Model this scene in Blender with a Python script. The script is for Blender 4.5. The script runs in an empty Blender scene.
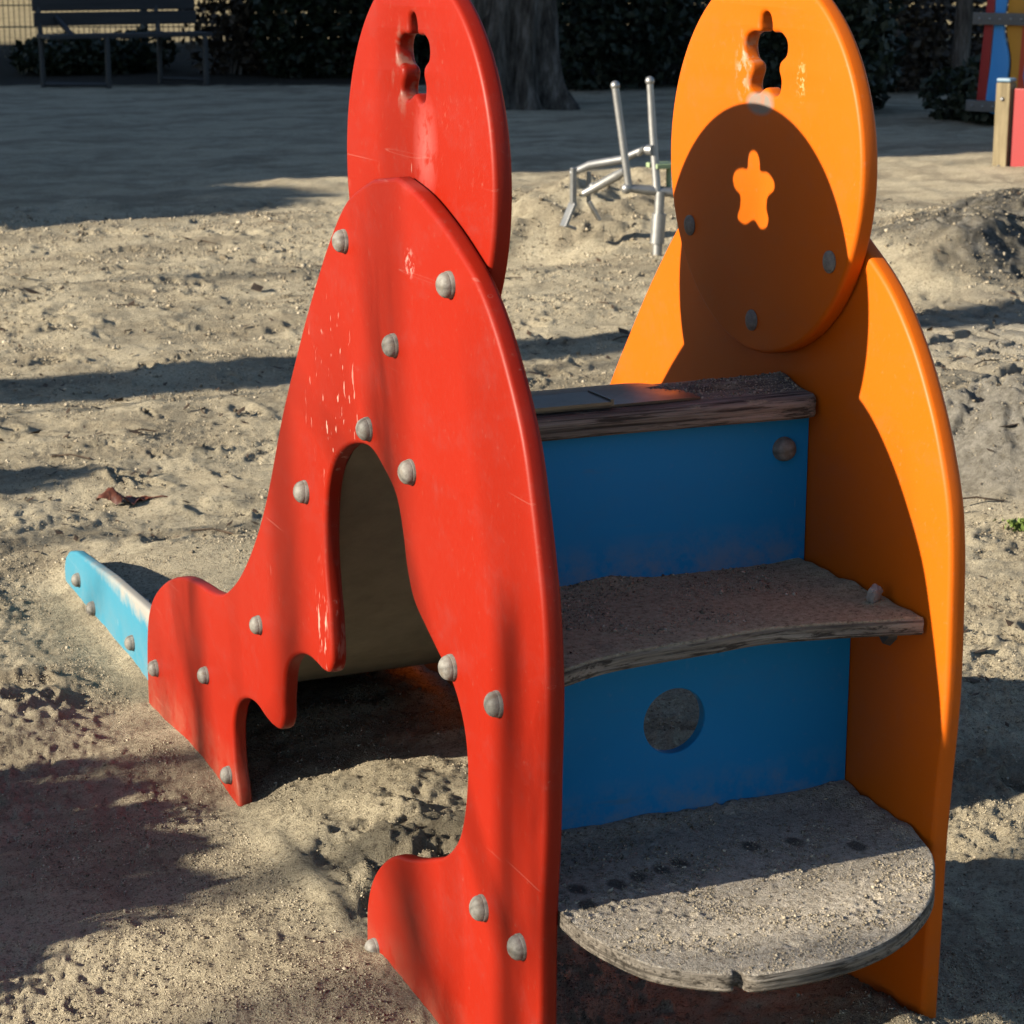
import bpy, bmesh, math, random
import numpy as np
from mathutils import Vector, Matrix, Quaternion

random.seed(7)
rng = np.random.default_rng(11)
S = bpy.context.scene
COL = S.collection
PI = math.pi

# ------------------------------------------------------------------ helpers
def link(name, me, mat=None, parent=None, smooth=None):
    o = bpy.data.objects.new(name, me)
    COL.objects.link(o)
    if mat is not None:
        me.materials.clear(); me.materials.append(mat)
    if smooth is not None:
        for p in me.polygons: p.use_smooth = True
        if smooth < 179: me.set_sharp_from_angle(angle=math.radians(smooth))
    if parent is not None:
        o.parent = parent
        bpy.context.view_layer.update()
        o.matrix_parent_inverse = parent.matrix_world.inverted()
    return o

def tag(o, label=None, cat=None, group=None, kind=None):
    if label: o['label'] = label
    if cat: o['category'] = cat
    if group: o['group'] = group
    if kind: o['kind'] = kind
    return o

def thing(name, label, cat, loc=(0, 0, 0), group=None):
    o = bpy.data.objects.new(name, None); COL.objects.link(o)
    o.location = loc; o.empty_display_size = .1
    bpy.context.view_layer.update()
    return tag(o, label, cat, group)

class MB:
    """collects shapes for one mesh"""
    def __init__(s): s.v = []; s.f = []
    def add(s, vs, fs):
        n = len(s.v); s.v += [tuple(v) for v in vs]; s.f += [tuple(i + n for i in f) for f in fs]
    def box(s, c, size, M=None):
        hx, hy, hz = size[0] / 2, size[1] / 2, size[2] / 2
        vs = [Vector((x * hx, y * hy, z * hz)) for x in (-1, 1) for y in (-1, 1) for z in (-1, 1)]
        if M is not None: vs = [M @ v for v in vs]
        vs = [v + Vector(c) for v in vs]
        s.add(vs, [(0, 1, 3, 2), (4, 6, 7, 5), (0, 4, 5, 1), (2, 3, 7, 6), (0, 2, 6, 4), (1, 5, 7, 3)])
    def beam(s, a, b, w, h, up=(0, 0, 1)):
        a, b = Vector(a), Vector(b); d = (b - a); L = d.length; d.normalize()
        x = d.cross(Vector(up)).normalized(); z = x.cross(d)
        M = Matrix((x, d, z)).transposed()
        s.box((a + b) / 2, (w, L, h), M)
    def tube(s, pts, rad, n=10, cap=True):
        pts = [Vector(p) for p in pts]
        if not hasattr(rad, '__len__'): rad = [rad] * len(pts)
        rings = []; ref = None
        for i, p in enumerate(pts):
            d = (pts[min(i + 1, len(pts) - 1)] - pts[max(i - 1, 0)]).normalized()
            if ref is None:
                ref = d.orthogonal().normalized()
            u = (ref - d * ref.dot(d)).normalized(); ref = u
            w = d.cross(u)
            rings.append([p + (u * math.cos(2 * PI * k / n) + w * math.sin(2 * PI * k / n)) * rad[i] for k in range(n)])
        vs = [v for r in rings for v in r]; fs = []
        for i in range(len(rings) - 1):
            for k in range(n):
                a = i * n + k; b = i * n + (k + 1) % n
                fs.append((a, b, b + n, a + n))
        if cap:
            fs.append(tuple(range(n))[::-1]); fs.append(tuple((len(rings) - 1) * n + k for k in range(n)))
        s.add(vs, fs)
    def ball(s, c, r, n=12, m=8, sc=(1, 1, 1)):
        vs = []; fs = []
        for i in range(m + 1):
            th = PI * i / m
            for k in range(n):
                ph = 2 * PI * k / n
                vs.append((c[0] + r * sc[0] * math.sin(th) * math.cos(ph), c[1] + r * sc[1] * math.sin(th) * math.sin(ph), c[2] + r * sc[2] * math.cos(th)))
        for i in range(m):
            for k in range(n):
                a = i * n + k; b = i * n + (k + 1) % n
                fs.append((a, a + n, b + n, b))
        s.add(vs, fs)
    def mesh(s, name):
        me = bpy.data.meshes.new(name); me.from_pydata(s.v, [], s.f); me.validate(); me.update()
        return me
    def build(s, name, mat, parent=None, smooth=None, bevel=0):
        me = s.mesh(name)
        if bevel:
            bm = bmesh.new(); bm.from_mesh(me)
            bmesh.ops.bevel(bm, geom=[e for e in bm.edges if e.calc_face_angle(0) > .6], offset=bevel, segments=2, affect='EDGES', profile=.6)
            bmesh.ops.recalc_face_normals(bm, faces=bm.faces[:])
            bm.to_mesh(me); bm.free()
        return link(name, me, mat, parent, smooth)

def spline(pts, n=4, closed=False):
    """Catmull-Rom through 2D/3D points"""
    P = [np.array(p, float) for p in pts]; out = []
    N = len(P); R = N if closed else N - 1
    for i in range(R):
        if closed: p0, p1, p2, p3 = P[(i - 1) % N], P[i], P[(i + 1) % N], P[(i + 2) % N]
        else: p0, p1, p2, p3 = P[max(i - 1, 0)], P[i], P[i + 1], P[min(i + 2, N - 1)]
        # centripetal parameters keep tight corners clean
        t0 = 0; t1 = t0 + max(np.linalg.norm(p1 - p0), 1e-6) ** .5
        t2 = t1 + max(np.linalg.norm(p2 - p1), 1e-6) ** .5; t3 = t2 + max(np.linalg.norm(p3 - p2), 1e-6) ** .5
        for k in range(n):
            t = t1 + (t2 - t1) * k / n
            A1 = (t1 - t) / (t1 - t0) * p0 + (t - t0) / (t1 - t0) * p1
            A2 = (t2 - t) / (t2 - t1) * p1 + (t - t1) / (t2 - t1) * p2
            A3 = (t3 - t) / (t3 - t2) * p2 + (t - t2) / (t3 - t2) * p3
            B1 = (t2 - t) / (t2 - t0) * A1 + (t - t0) / (t2 - t0) * A2
            B2 = (t3 - t) / (t3 - t1) * A2 + (t - t1) / (t3 - t1) * A3
            out.append((t2 - t) / (t2 - t1) * B1 + (t - t1) / (t2 - t1) * B2)
    if not closed: out.append(P[-1])
    return [tuple(p) for p in out]

# plate: 2D outline (+holes) with rounded edges, turned into a real mesh
AX_X = Matrix(((0, 0, 1, 0), (1, 0, 0, 0), (0, 1, 0, 0), (0, 0, 0, 1)))   # local (u,v,w) -> world (w,u,v)
AX_Y = Matrix(((1, 0, 0, 0), (0, 0, -1, 0), (0, 1, 0, 0), (0, 0, 0, 1)))  # -> world (u,-w,v)
AX_Z = Matrix.Identity(4)
def plate(name, loops, thick, bev, place, mat, parent=None, res=3, sharp=38):
    cu = bpy.data.curves.new(name, 'CURVE'); cu.dimensions = '2D'; cu.fill_mode = 'BOTH'
    for L in loops:
        sp = cu.splines.new('POLY'); sp.points.add(len(L) - 1); sp.use_cyclic_u = True
        for q, p in zip(sp.points, L): q.co = (p[0], p[1], 0, 1)
    cu.extrude = thick / 2 - bev; cu.bevel_depth = bev; cu.bevel_resolution = res; cu.offset = -bev
    tmp = bpy.data.objects.new('tmp', cu); COL.objects.link(tmp)
    bpy.context.view_layer.update()
    me = bpy.data.meshes.new_from_object(tmp.evaluated_get(bpy.context.evaluated_depsgraph_get()))
    bpy.data.objects.remove(tmp); bpy.data.curves.remove(cu)
    me.name = name
    me.transform(place)
    bm = bmesh.new(); bm.from_mesh(me)
    bmesh.ops.remove_doubles(bm, verts=bm.verts[:], dist=1e-5)
    bmesh.ops.recalc_face_normals(bm, faces=bm.faces[:])
    bm.to_mesh(me); bm.free()
    return link(name, me, mat, parent, sharp)

def circle(c, r, n=96, sx=1.0): return [(c[0] + sx * r * math.cos(2 * PI * k / n), c[1] + r * math.sin(2 * PI * k / n)) for k in range(n)]

# ---- numpy gradient noise
_perm = rng.permutation(256); _perm = np.concatenate([_perm, _perm])
_ang = rng.random(256) * 2 * PI
def perlin(x, y):
    xi = np.floor(x).astype(int); yi = np.floor(y).astype(int); xf = x - xi; yf = y - yi
    u = xf ** 3 * (xf * (xf * 6 - 15) + 10); v = yf ** 3 * (yf * (yf * 6 - 15) + 10)
    def g(ix, iy, dx, dy):
        a = _ang[_perm[(_perm[ix & 255] + iy) & 255]]
        return np.cos(a) * dx + np.sin(a) * dy
    n00 = g(xi, yi, xf, yf); n10 = g(xi + 1, yi, xf - 1, yf); n01 = g(xi, yi + 1, xf, yf - 1); n11 = g(xi + 1, yi + 1, xf - 1, yf - 1)
    return (n00 * (1 - u) + n10 * u) * (1 - v) + (n01 * (1 - u) + n11 * u) * v
def sstep(a, b, x):
    t = np.clip((x - a) / (b - a), 0, 1); return t * t * (3 - 2 * t)

# ------------------------------------------------------------------ material helpers
ALB = .62          # all painted and mineral surfaces share this reflectance scale
class NT:
    def __init__(s, name):
        s.m = bpy.data.materials.new(name); s.m.use_nodes = True
        s.t = s.m.node_tree; s.n = s.t.nodes; s.l = s.t.links
        s.b = s.n['Principled BSDF']
        s.geo = s.n.new('ShaderNodeNewGeometry')
        s.tc = s.n.new('ShaderNodeTexCoord')
        s.pos = s.geo.outputs['Position']
    def lk(s, a, b): s.l.new(a, b)
    def setin(s, sock, v):
        if hasattr(v, 'is_output'): s.lk(v, sock)
        else:
            if isinstance(v, tuple) and len(v) == 3 and sock.type == 'RGBA': v = v + (1,)
            sock.default_value = v
    def mapping(s, scale=(1, 1, 1), loc=(0, 0, 0), rot=(0, 0, 0), src=None):
        n = s.n.new('ShaderNodeMapping'); s.lk(src or s.pos, n.inputs[0])
        n.inputs['Scale'].default_value = scale; n.inputs['Location'].default_value = loc; n.inputs['Rotation'].default_value = rot
        return n.outputs[0]
    def noise(s, scale, detail=4, rough=.55, vec=None, out=0, dist=0):
        n = s.n.new('ShaderNodeTexNoise'); s.lk(vec or s.pos, n.inputs['Vector'])
        n.inputs['Scale'].default_value = scale; n.inputs['Detail'].default_value = detail; n.inputs['Roughness'].default_value = rough
        n.inputs['Distortion'].default_value = dist
        return n.outputs[out]
    def voro(s, scale, feature='F1', vec=None, out=0, rnd=1):
        n = s.n.new('ShaderNodeTexVoronoi'); s.lk(vec or s.pos, n.inputs['Vector']); n.feature = feature
        n.inputs['Scale'].default_value = scale; n.inputs['Randomness'].default_value = rnd
        return n.outputs[out]
    def ramp(s, fac, stops):
        n = s.n.new('ShaderNodeValToRGB'); s.lk(fac, n.inputs[0]); e = n.color_ramp.elements
        while len(e) < len(stops): e.new(.5)
        for k, (p, c) in enumerate(stops):
            e[k].position = p
            if not isinstance(c, tuple): c = (c, c, c)
            e[k].color = c + (1,)
        return n.outputs[0]
    def mix(s, fac, a, b, mode='MIX'):
        n = s.n.new('ShaderNodeMix'); n.data_type = 'RGBA'; n.blend_type = mode
        s.setin(n.inputs[0], fac); s.setin(n.inputs[6], a); s.setin(n.inputs[7], b)
        return n.outputs[2]
    def math(s, op, a, b=0.0, clamp=False):
        n = s.n.new('ShaderNodeMath'); n.operation = op; n.use_clamp = clamp
        s.setin(n.inputs[0], a); s.setin(n.inputs[1], b); return n.outputs[0]
    def sep(s, v=None):
        n = s.n.new('ShaderNodeSeparateXYZ'); s.lk(v or s.pos, n.inputs[0]); return n.outputs
    def bump(s, h, strength=.5, dist=.01, normal=None):
        n = s.n.new('ShaderNodeBump'); s.lk(h, n.inputs['Height'])
        n.inputs['Strength'].default_value = strength; n.inputs['Distance'].default_value = dist
        if normal is not None: s.lk(normal, n.inputs['Normal'])
        return n.outputs[0]
    def blob(s, c, r, soft=.5, src=None):
        """1 inside an ellipsoid around c with radii r, fading out"""
        n = s.n.new('ShaderNodeVectorMath'); n.operation = 'SUBTRACT'; s.lk(src or s.pos, n.inputs[0]); n.inputs[1].default_value = c
        d = s.n.new('ShaderNodeVectorMath'); d.operation = 'DIVIDE'; s.lk(n.outputs[0], d.inputs[0]); d.inputs[1].default_value = r
        L = s.n.new('ShaderNodeVectorMath'); L.operation = 'LENGTH'; s.lk(d.outputs[0], L.inputs[0])
        return s.ramp(L.outputs['Value'], [(1 - soft, 1.0), (1.0, 0.0)]) if soft < 1 else s.ramp(L.outputs['Value'], [(0, 1.0), (1.0, 0.0)])
    def out(s, col=None, rough=None, normal=None, metal=None, spec=None):
        if col is not None:
            if not metal: col = s.mix(1.0, col, (ALB, ALB, ALB), 'MULTIPLY')
            s.setin(s.b.inputs['Base Color'], col)
        if rough is not None: s.setin(s.b.inputs['Roughness'], rough)
        if normal is not None: s.lk(normal, s.b.inputs['Normal'])
        if metal is not None: s.setin(s.b.inputs['Metallic'], metal)
        if spec is not None: s.setin(s.b.inputs['Specular IOR Level'], spec)
        return s.m

def plastic(name, base, pale, wear, seed=0.0, extra=None, rough=.36):
    """painted / moulded HDPE board: slight fading, scratches, nicks, dust"""
    N = NT(name)
    big = N.noise(2.2, 3, .5, N.mapping(loc=(seed, 3, 1)))
    c = N.mix(N.ramp(big, [(.3, .0), (.75, .35)]), base, tuple(min(1, x * 1.10 + .002) for x in base))
    # short vertical scratches and nicks in patches
    sv = N.noise(1.0, 2, .6, N.mapping(scale=(70, 70, 16), loc=(seed, 0, 2), rot=(0.25, 0, 0)))
    patch = N.noise(5, 2, .5, N.mapping(loc=(seed + 4, 8, 0)))
    scr = N.math('MULTIPLY', N.ramp(sv, [(.73, 0.0), (.755, 1.0)]), N.ramp(patch, [(.52, 0.0), (.62, 1.0)]))
    c = N.mix(N.math('MULTIPLY', scr, wear), c, pale)
    # fine long scratches
    fs = N.noise(1.0, 1, .4, N.mapping(scale=(60, 3, 130), loc=(9, seed, 2), rot=(.9, 0, 0)))
    c = N.mix(N.ramp(fs, [(.745, 0.0), (.765, .22 * wear), (.785, 0.0)]), c, pale)
    # dust near the sand
    z = N.sep()[2]
    dust = N.math('MULTIPLY', N.ramp(z, [(0.0, 1.0), (.07, 0.0)]), N.ramp(N.noise(14, 5, .7), [(.38, 0.0), (.7, .25)]))
    c = N.mix(dust, c, (.36, .28, .19))
    c = N.mix(N.ramp(N.noise(120, 3, .7), [(.62, 0.0), (.8, .12)]), c, (.45, .38, .28))
    smear = N.math('MULTIPLY', N.ramp(N.noise(1, 5, .7, N.mapping(scale=(9, 9, 16), loc=(seed, 1, 3))), [(.5, 0.0), (.72, .28)]), N.ramp(N.noise(60, 5, .8), [(.4, .2), (.6, 1.0)]))
    c = N.mix(smear, c, tuple(x * .62 + .055 for x in base))
    if extra: c = extra(N, c)
    r = N.math('ADD', N.math('MULTIPLY', N.noise(9, 4, .6), .22), rough - .1)
    nrm = N.bump(N.noise(6, 2, .4), .18, .006)
    nrm = N.bump(N.noise(240, 2, .5), .12, .0006, nrm)
    return N.out(c, N.math('ADD', r, .10), nrm, spec=.17)

def red_extra(N, c):
    # bleached drip under the cut-out, rubbed tooth edge, chalk nick
    nz = N.noise(38, 3, .6)
    a = N.math('MULTIPLY', N.blob((.03, .402, .995), (.05, .040, .065), .9), N.ramp(N.noise(42, 4, .65), [(.38, .1), (.5, .75)]))
    c = N.mix(a, c, (.50, .12, .11))
    b = N.math('MULTIPLY', N.blob((.01, .715, .365), (.05, .035, .11), .8), N.ramp(N.noise(1, 3, .7, N.mapping(scale=(90, 90, 22))), [(.56, 0.0), (.64, .85)]))
    c = N.mix(b, c, (.72, .5, .42))
    d = N.math('MULTIPLY', N.blob((0, .395, .875), (.03, .018, .018), .7), N.ramp(N.noise(130, 2, .6), [(.5, 0.0), (.6, .7)]))
    c = N.mix(d, c, (.7, .4, .36))
    e = N.math('MULTIPLY', N.blob((0, .66, .68), (.03, .12, .13), .8), N.ramp(N.noise(1, 2, .6, N.mapping(scale=(90, 90, 34), loc=(3, 1, 7))), [(.63, 0.0), (.66, .9)]))
    c = N.mix(e, c, (.72, .5, .42))
    f = N.math('MULTIPLY', N.blob((.03, .475, 1.075), (.06, .03, .06), .6), N.ramp(nz, [(.5, 0.0), (.62, .45)]))
    c = N.mix(f, c, (.30, .24, .19))
    return c
def orange_extra(N, c):
    nz = N.noise(60, 3, .6)
    a = N.math('MULTIPLY', N.blob((.45, .43, 1.03), (.06, .035, .016), .35), N.ramp(nz, [(.3, .7), (.5, 1.0)]))
    c = N.mix(a, c, (.25, .22, .19))
    b = N.math('MULTIPLY', N.blob((.45, .472, 1.07), (.06, .02, .045), .6), N.ramp(nz, [(.48, 0.0), (.58, .8)]))
    c = N.mix(b, c, (.4, .3, .2))
    d = N.math('MULTIPLY', N.blob((.45, .34, 1.06), (.06, .012, .03), .8), N.ramp(N.noise(150, 2, .6), [(.5, 0.0), (.6, .6)]))
    c = N.mix(d, c, (.75, .5, .25))
    return c

M = {}
M['red'] = plastic('red_plastic', (.305, .0125, .0028), (.55, .36, .30), .7, 0.0, red_extra, .36)
M['orange'] = plastic('orange_plastic', (.64, .125, .0022), (.75, .45, .2), .15, 5.0, orange_extra, .36)
def blue_extra(N, c):
    z = N.sep()[2]; nz = N.ramp(N.noise(26, 6, .75), [(.42, 0.0), (.62, .45)])
    for zb in (.262, .507):
        d = N.math('SUBTRACT', z, zb)
        k = N.math('MULTIPLY', N.ramp(d, [(0.0, 1.0), (.06, 0.0)]), N.math('GREATER_THAN', d, 0.0))
        c = N.mix(N.math('MULTIPLY', k, nz), c, (.36, .32, .25))
    sc = N.math('MULTIPLY', N.ramp(N.noise(1, 3, .6, N.mapping(scale=(7, 9, 60), rot=(0, .3, 0))), [(.62, 0.0), (.68, .5)]), N.ramp(N.noise(6, 3, .6), [(.45, 0.0), (.6, 1.0)]))
    return N.mix(sc, c, (.10, .22, .34))
M['blue'] = plastic('blue_plastic', (.010, .27, .64), (.2, .35, .5), .3, 9.0, blue_extra, .5)
def cyan_extra(N, c):
    z = N.sep()[2]
    e = N.ramp(N.math('ADD', z, N.math('MULTIPLY', N.noise(30, 3, .7), .05)), [(.098, 0.0), (.125, .8)])
    return N.mix(e, c, (.42, .36, .3))
M['cyan'] = plastic('faded_blue_plastic', (.045, .235, .35), (.45, .5, .5), .8, 2.0, cyan_extra, .5)

def mat_bolt(seamed=True):
    N = NT('bolt_grey' if seamed else 'bolt_flat_grey')
    c = N.ramp(N.noise(160, 4, .7), [(.38, (.17, .16, .145)), (.6, (.25, .243, .225))])
    ox = N.sep(N.tc.outputs['Object'])[0]
    seam = N.ramp(N.math('ABSOLUTE', ox), [(.0004, .55), (.0009, 0.0)])
    if seamed: c = N.mix(seam, c, (.05, .045, .04))
    c = N.mix(N.ramp(N.noise(90, 4, .7), [(.52, 0.0), (.64, .5)]), c, (.16, .12, .08))
    return N.out(c, .65, N.bump(N.noise(300, 3, .6), .3, .001), spec=.4)
M['bolt'] = mat_bolt(); M['bolt_flat'] = mat_bolt(False)
def mat_steel(name, base, rough, metal=1.0, bs=40):
    N = NT(name)
    c = N.mix(N.ramp(N.noise(bs, 4, .7), [(.4, 0.0), (.7, .5)]), base, tuple(x * .7 for x in base))
    r = N.math('ADD', N.math('MULTIPLY', N.noise(25, 4, .6), .25), rough - .1)
    return N.out(c, r, N.bump(N.noise(90, 2, .5), .05, .002), metal=metal)
M['steel'] = mat_steel('stainless_steel', (.11, .105, .10), .33)
M['galv'] = mat_steel('galvanised_steel', (.24, .245, .25), .45, .8)
M['chute_back'] = mat_steel('brushed_steel', (.42, .40, .36), .5)
M['dark_metal'] = mat_steel('dark_metal', (.10, .10, .10), .55, .6)

SANDC = [(.36, (.20, .175, .14)), (.45, (.66, .585, .48)), (.54, (.82, .74, .62)), (.63, (.98, .90, .79))]
def mat_wood(name, sandy, dark_spots=False):
    N = NT(name)
    g = N.noise(1, 5, .65, N.mapping(scale=(3, 45, 110)), dist=.25)
    gr = N.noise(1, 4, .7, N.mapping(scale=(9, 190, 230)), dist=.3)
    wood = N.ramp(g, [(.3, (.10, .088, .075)), (.5, (.25, .22, .185)), (.7, (.40, .36, .31))])
    wood = N.mix(N.ramp(gr, [(.38, .9), (.5, 0.0)]), wood, (.03, .025, .02))
    ply = N.noise(1, 3, .6, N.mapping(scale=(5, 5, 520)))
    wood = N.mix(N.ramp(ply, [(.36, .8), (.5, 0.0)]), wood, (.05, .042, .034))
    sand = N.ramp(N.noise(130, 6, .85), SANDC)
    sand = N.mix(N.ramp(N.voro(170), [(.02, 1.0), (.18, 0.0)]), sand, (.09, .075, .06))
    if sandy < 1: sand = N.mix(1.0, sand, (.96, 1.0, .82), 'MULTIPLY')
    nz = N.n.new('ShaderNodeSeparateXYZ'); N.lk(N.geo.outputs['Normal'], nz.inputs[0])
    up = N.ramp(nz.outputs[2], [(.45, 0.0), (.8, 1.0)])
    pat = N.ramp(N.noise(7, 6, .65, N.mapping(loc=(2, 5, 1))), [(.62 - sandy * .5, 0.0), (.74 - sandy * .45, 1.0)])
    fac = N.math('MULTIPLY', up, pat)
    c = N.mix(fac, wood, sand)
    if dark_spots:
        # round dark spots on the tread, most with a small dent below
        for (x, y) in [(.055, .055), (.062, .095), (.105, .09), (.135, .098), (.165, .104), (.19, .112), (.28, .118), (.385, .072), (.33, .11)]:
            k = N.math('ADD', N.blob((x, y, .262), (.0125, .016, .03), .4), 0.0)
            c = N.mix(N.math('MULTIPLY', k, .75), c, (.045, .042, .04))
    h = N.mix(fac, N.mix(.5, g, gr), N.ramp(N.mix(.5, N.noise(170, 5, .8), N.noise(430, 3, .7)), [(.35, 0.0), (.65, 1.0)]))
    return N.out(c, .9, N.bump(h, 1.0, .005), spec=.2)
M['tread_sand'] = mat_wood('sandy_tread', 1.0, True)
M['tread_mid'] = mat_wood('dusty_tread', .82)
M['board'] = mat_wood('weathered_board', .12)

# ------------------------------------------------------------------ camera
F = 2179.0; HOR = -50.0
pit = math.atan((512 - HOR) / F); yaw = math.atan((512 + 470) * math.cos(pit) / F)
CAM = Vector((-.830, -1.782, 1.2))
fw = Vector((math.sin(yaw) * math.cos(pit), math.cos(yaw) * math.cos(pit), -math.sin(pit)))
rt = Vector((math.cos(yaw), -math.sin(yaw), 0)); up = rt.cross(fw)
cam = bpy.data.cameras.new('camera'); co = bpy.data.objects.new('camera', cam); COL.objects.link(co)
co.matrix_world = Matrix(((rt.x, up.x, -fw.x, CAM.x), (rt.y, up.y, -fw.y, CAM.y), (rt.z, up.z, -fw.z, CAM.z), (0, 0, 0, 1)))
cam.sensor_width = 36; cam.lens = F / 1024 * 36; cam.clip_end = 500; cam.clip_start = .05
cam.dof.use_dof = True; cam.dof.focus_distance = 2.75; cam.dof.aperture_fstop = 20
S.camera = co

# ------------------------------------------------------------------ light
SUN = Vector((1, .004, -.383)).normalized()
sl = bpy.data.lights.new('sun', 'SUN'); sl.energy = 4.6; sl.angle = math.radians(.53); sl.color = (1, .885, .70)
so = bpy.data.objects.new('sun', sl); COL.objects.link(so); so.rotation_euler = SUN.to_track_quat('-Z', 'Y').to_euler(); so.location = (-8, 0, 6)
w = bpy.data.worlds.new('World'); S.world = w; w.use_nodes = True
sky = w.node_tree.nodes.new('ShaderNodeTexSky'); sky.sky_type = 'NISHITA'; sky.sun_disc = False
sky.sun_elevation = math.asin(-SUN.z); sky.sun_rotation = math.radians(-90); sky.air_density = 1; sky.dust_density = .6; sky.ozone_density = 2.2
bg = w.node_tree.nodes['Background']; w.node_tree.links.new(sky.outputs[0], bg.inputs[0]); bg.inputs[1].default_value = .055
S.view_settings.view_transform = 'Standard'; S.view_settings.look = 'None'; S.view_settings.gamma = 1
S.view_settings.exposure = 1.68

# ================================================================== THE SLIDE
W = .468; T = .022
RED_NEAR = [(.052, .177), (.051, .252), (.043, .345), (.041, .409), (.038, .503), (.046, .582), (.058, .631), (.073, .682), (.094, .740), (.128, .795), (.167, .843), (.209, .880), (.255, .905), (.306, .928), (.373, .951), (.435, .963)]
FAR = [(.509, .954), (.595, .923), (.654, .876), (.743, .779), (.799, .708), (.864, .620), (.940, .496), (.992, .429), (1.055, .367), (1.113, .324), (1.178, .291), (1.243, .277), (1.309, .271), (1.384, .261), (1.458, .241), (1.537, .207), (1.601, .165), (1.634, .123), (1.652, .057), (1.656, -.008), (1.656, -.09)]
OPEN = [(1.128, -.09), (1.124, -.03), (1.128, .0), (1.141, .030), (1.146, .066), (1.143, .103), (1.118, .140), (1.075, .163), (1.022, .172), (.971, .166), (.938, .166), (.912, .172), (.898, .190), (.896, .212), (.891, .235), (.882, .262), (.860, .286), (.815, .308), (.775, .316), (.745, .316), (.717, .315), (.698, .320), (.688, .333), (.686, .352), (.688, .376), (.690, .399), (.695, .420), (.702, .463), (.701, .515), (.690, .560), (.665, .597), (.628, .622), (.583, .638), (.531, .643), (.485, .627), (.447, .604), (.427, .563), (.418, .533), (.397, .498), (.361, .476), (.326, .458), (.280, .433), (.252, .398), (.242, .356), (.248, .309), (.266, .265), (.307, .227), (.356, .203), (.420, .177), (.471, .161), (.513, .135), (.550, .098), (.569, .058), (.573, .010), (.573, -.09)]
ORG_NEAR = [(.055, .052), (.053, .184), (.052, .260), (.048, .325), (.041, .431), (.043, .521), (.047, .590), (.055, .639), (.073, .690), (.094, .734), (.133, .795), (.185, .850), (.249, .892), (.32, .931), (.375, .951), (.435, .963)]
FLOWER = [(0, .0475), (-.009, .044), (-.0135, .035), (-.015, .027), (-.032, .026), (-.046, .017), (-.046, .005), (-.033, -.004), (-.031, -.013), (-.036, -.024), (-.033, -.036), (-.020, -.040), (-.005, -.032), (.015, -.039), (.031, -.035), (.033, -.029), (.027, -.016), (.028, -.008), (.041, -.001), (.046, .011), (.041, .021), (.027, .026), (.013, .027), (.012, .036), (.009, .044)]

slide = thing('toddler_slide', 'red and orange playground slide with blue risers and sandy wooden steps', 'slide', (.23, .3, 0))

def side_panel(near, x0, mat, label):
    loop = spline([(.055, -.09)] + near, 4) + spline(FAR, 4)
    loop += spline(OPEN, 4)
    # drop coincident neighbours
    out = []
    for p in loop:
        if not out or (abs(p[0] - out[-1][0]) + abs(p[1] - out[-1][1])) > 5e-4: out.append(p)
    o = plate('side_panel', [out], T, .006, Matrix.Translation((x0 + T / 2, 0, 0)) @ AX_X, mat, slide)
    o['label'] = label
    return o
red_panel = side_panel(RED_NEAR, 0, M['red'], 'red arched side panel with wavy opening')
org_panel = side_panel(ORG_NEAR, W, M['orange'], 'orange arched side panel')
def disc(x0, c, fc, mat, label):
    hole = spline([(fc[0] + 1.04 * p[0], fc[1] + 1.06 * p[1]) for p in FLOWER], 4, True)
    o = plate('top_disc', [circle(c, .2205, 160), hole], T, .0055, Matrix.Translation((x0 + T / 2, 0, 0)) @ AX_X, mat, slide)
    o['label'] = label
    return o
red_disc = disc(T + .0005, (.438, .964), (.439, 1.085), M['red'], 'red round head disc with flower cut-out')
org_disc = disc(W - T - .0005, (.430, .962), (.424, 1.082), M['orange'], 'orange round head disc with flower cut-out')

def cap_mesh(name, rc, hc, rd, hd, n=24, mat='bolt'):
    prof = [(rc, -.002), (rc, hc * .7), (rc - .0012, hc), (rd, hc)]
    for k in range(1, 7):
        a = PI / 2 * k / 6; prof.append((rd * math.cos(a), hc + hd * math.sin(a)))
    vs = []; fs = []
    for r, h in prof[:-1]:
        for k in range(n): vs.append((r * math.cos(2 * PI * k / n), r * math.sin(2 * PI * k / n), h))
    vs.append((0, 0, prof[-1][1])); m = len(prof) - 1
    for i in range(m - 1):
        for k in range(n): fs.append((i * n + k, i * n + (k + 1) % n, (i + 1) * n + (k + 1) % n, (i + 1) * n + k))
    for k in range(n): fs.append(((m - 1) * n + k, (m - 1) * n + (k + 1) % n, len(vs) - 1))
    me = bpy.data.meshes.new(name); me.from_pydata(vs, [], fs); me.update(); me.materials.append(M[mat])
    for p in me.polygons: p.use_smooth = True
    me.set_sharp_from_angle(angle=math.radians(50))
    return me
DOME = cap_mesh('bolt_cap', .0142, .0045, .0135, .0105)
FLAT = cap_mesh('bolt_head', .0125, .0025, .0105, .002, 24, 'bolt_flat')
R_NX = Matrix.Rotation(-PI / 2, 4, 'Y'); R_NY = Matrix.Rotation(PI / 2, 4, 'X'); R_PX = Matrix.Rotation(PI / 2, 4, 'Y')
def bolt(me, loc, R, parent, name='bolt_cap', s=1):
    o = bpy.data.objects.new(name, me); COL.objects.link(o)
    tilt = Matrix.Rotation(random.uniform(-.06, .06), 4, 'X') @ Matrix.Rotation(random.uniform(-.06, .06), 4, 'Y')
    o.parent = parent; bpy.context.view_layer.update(); o.matrix_parent_inverse = parent.matrix_world.inverted()
    o.matrix_world = Matrix.Translation(loc) @ R @ tilt @ Matrix.Rotation(random.random() * 6, 4, 'Z') @ Matrix.Scale(s, 4)
    return o
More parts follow.
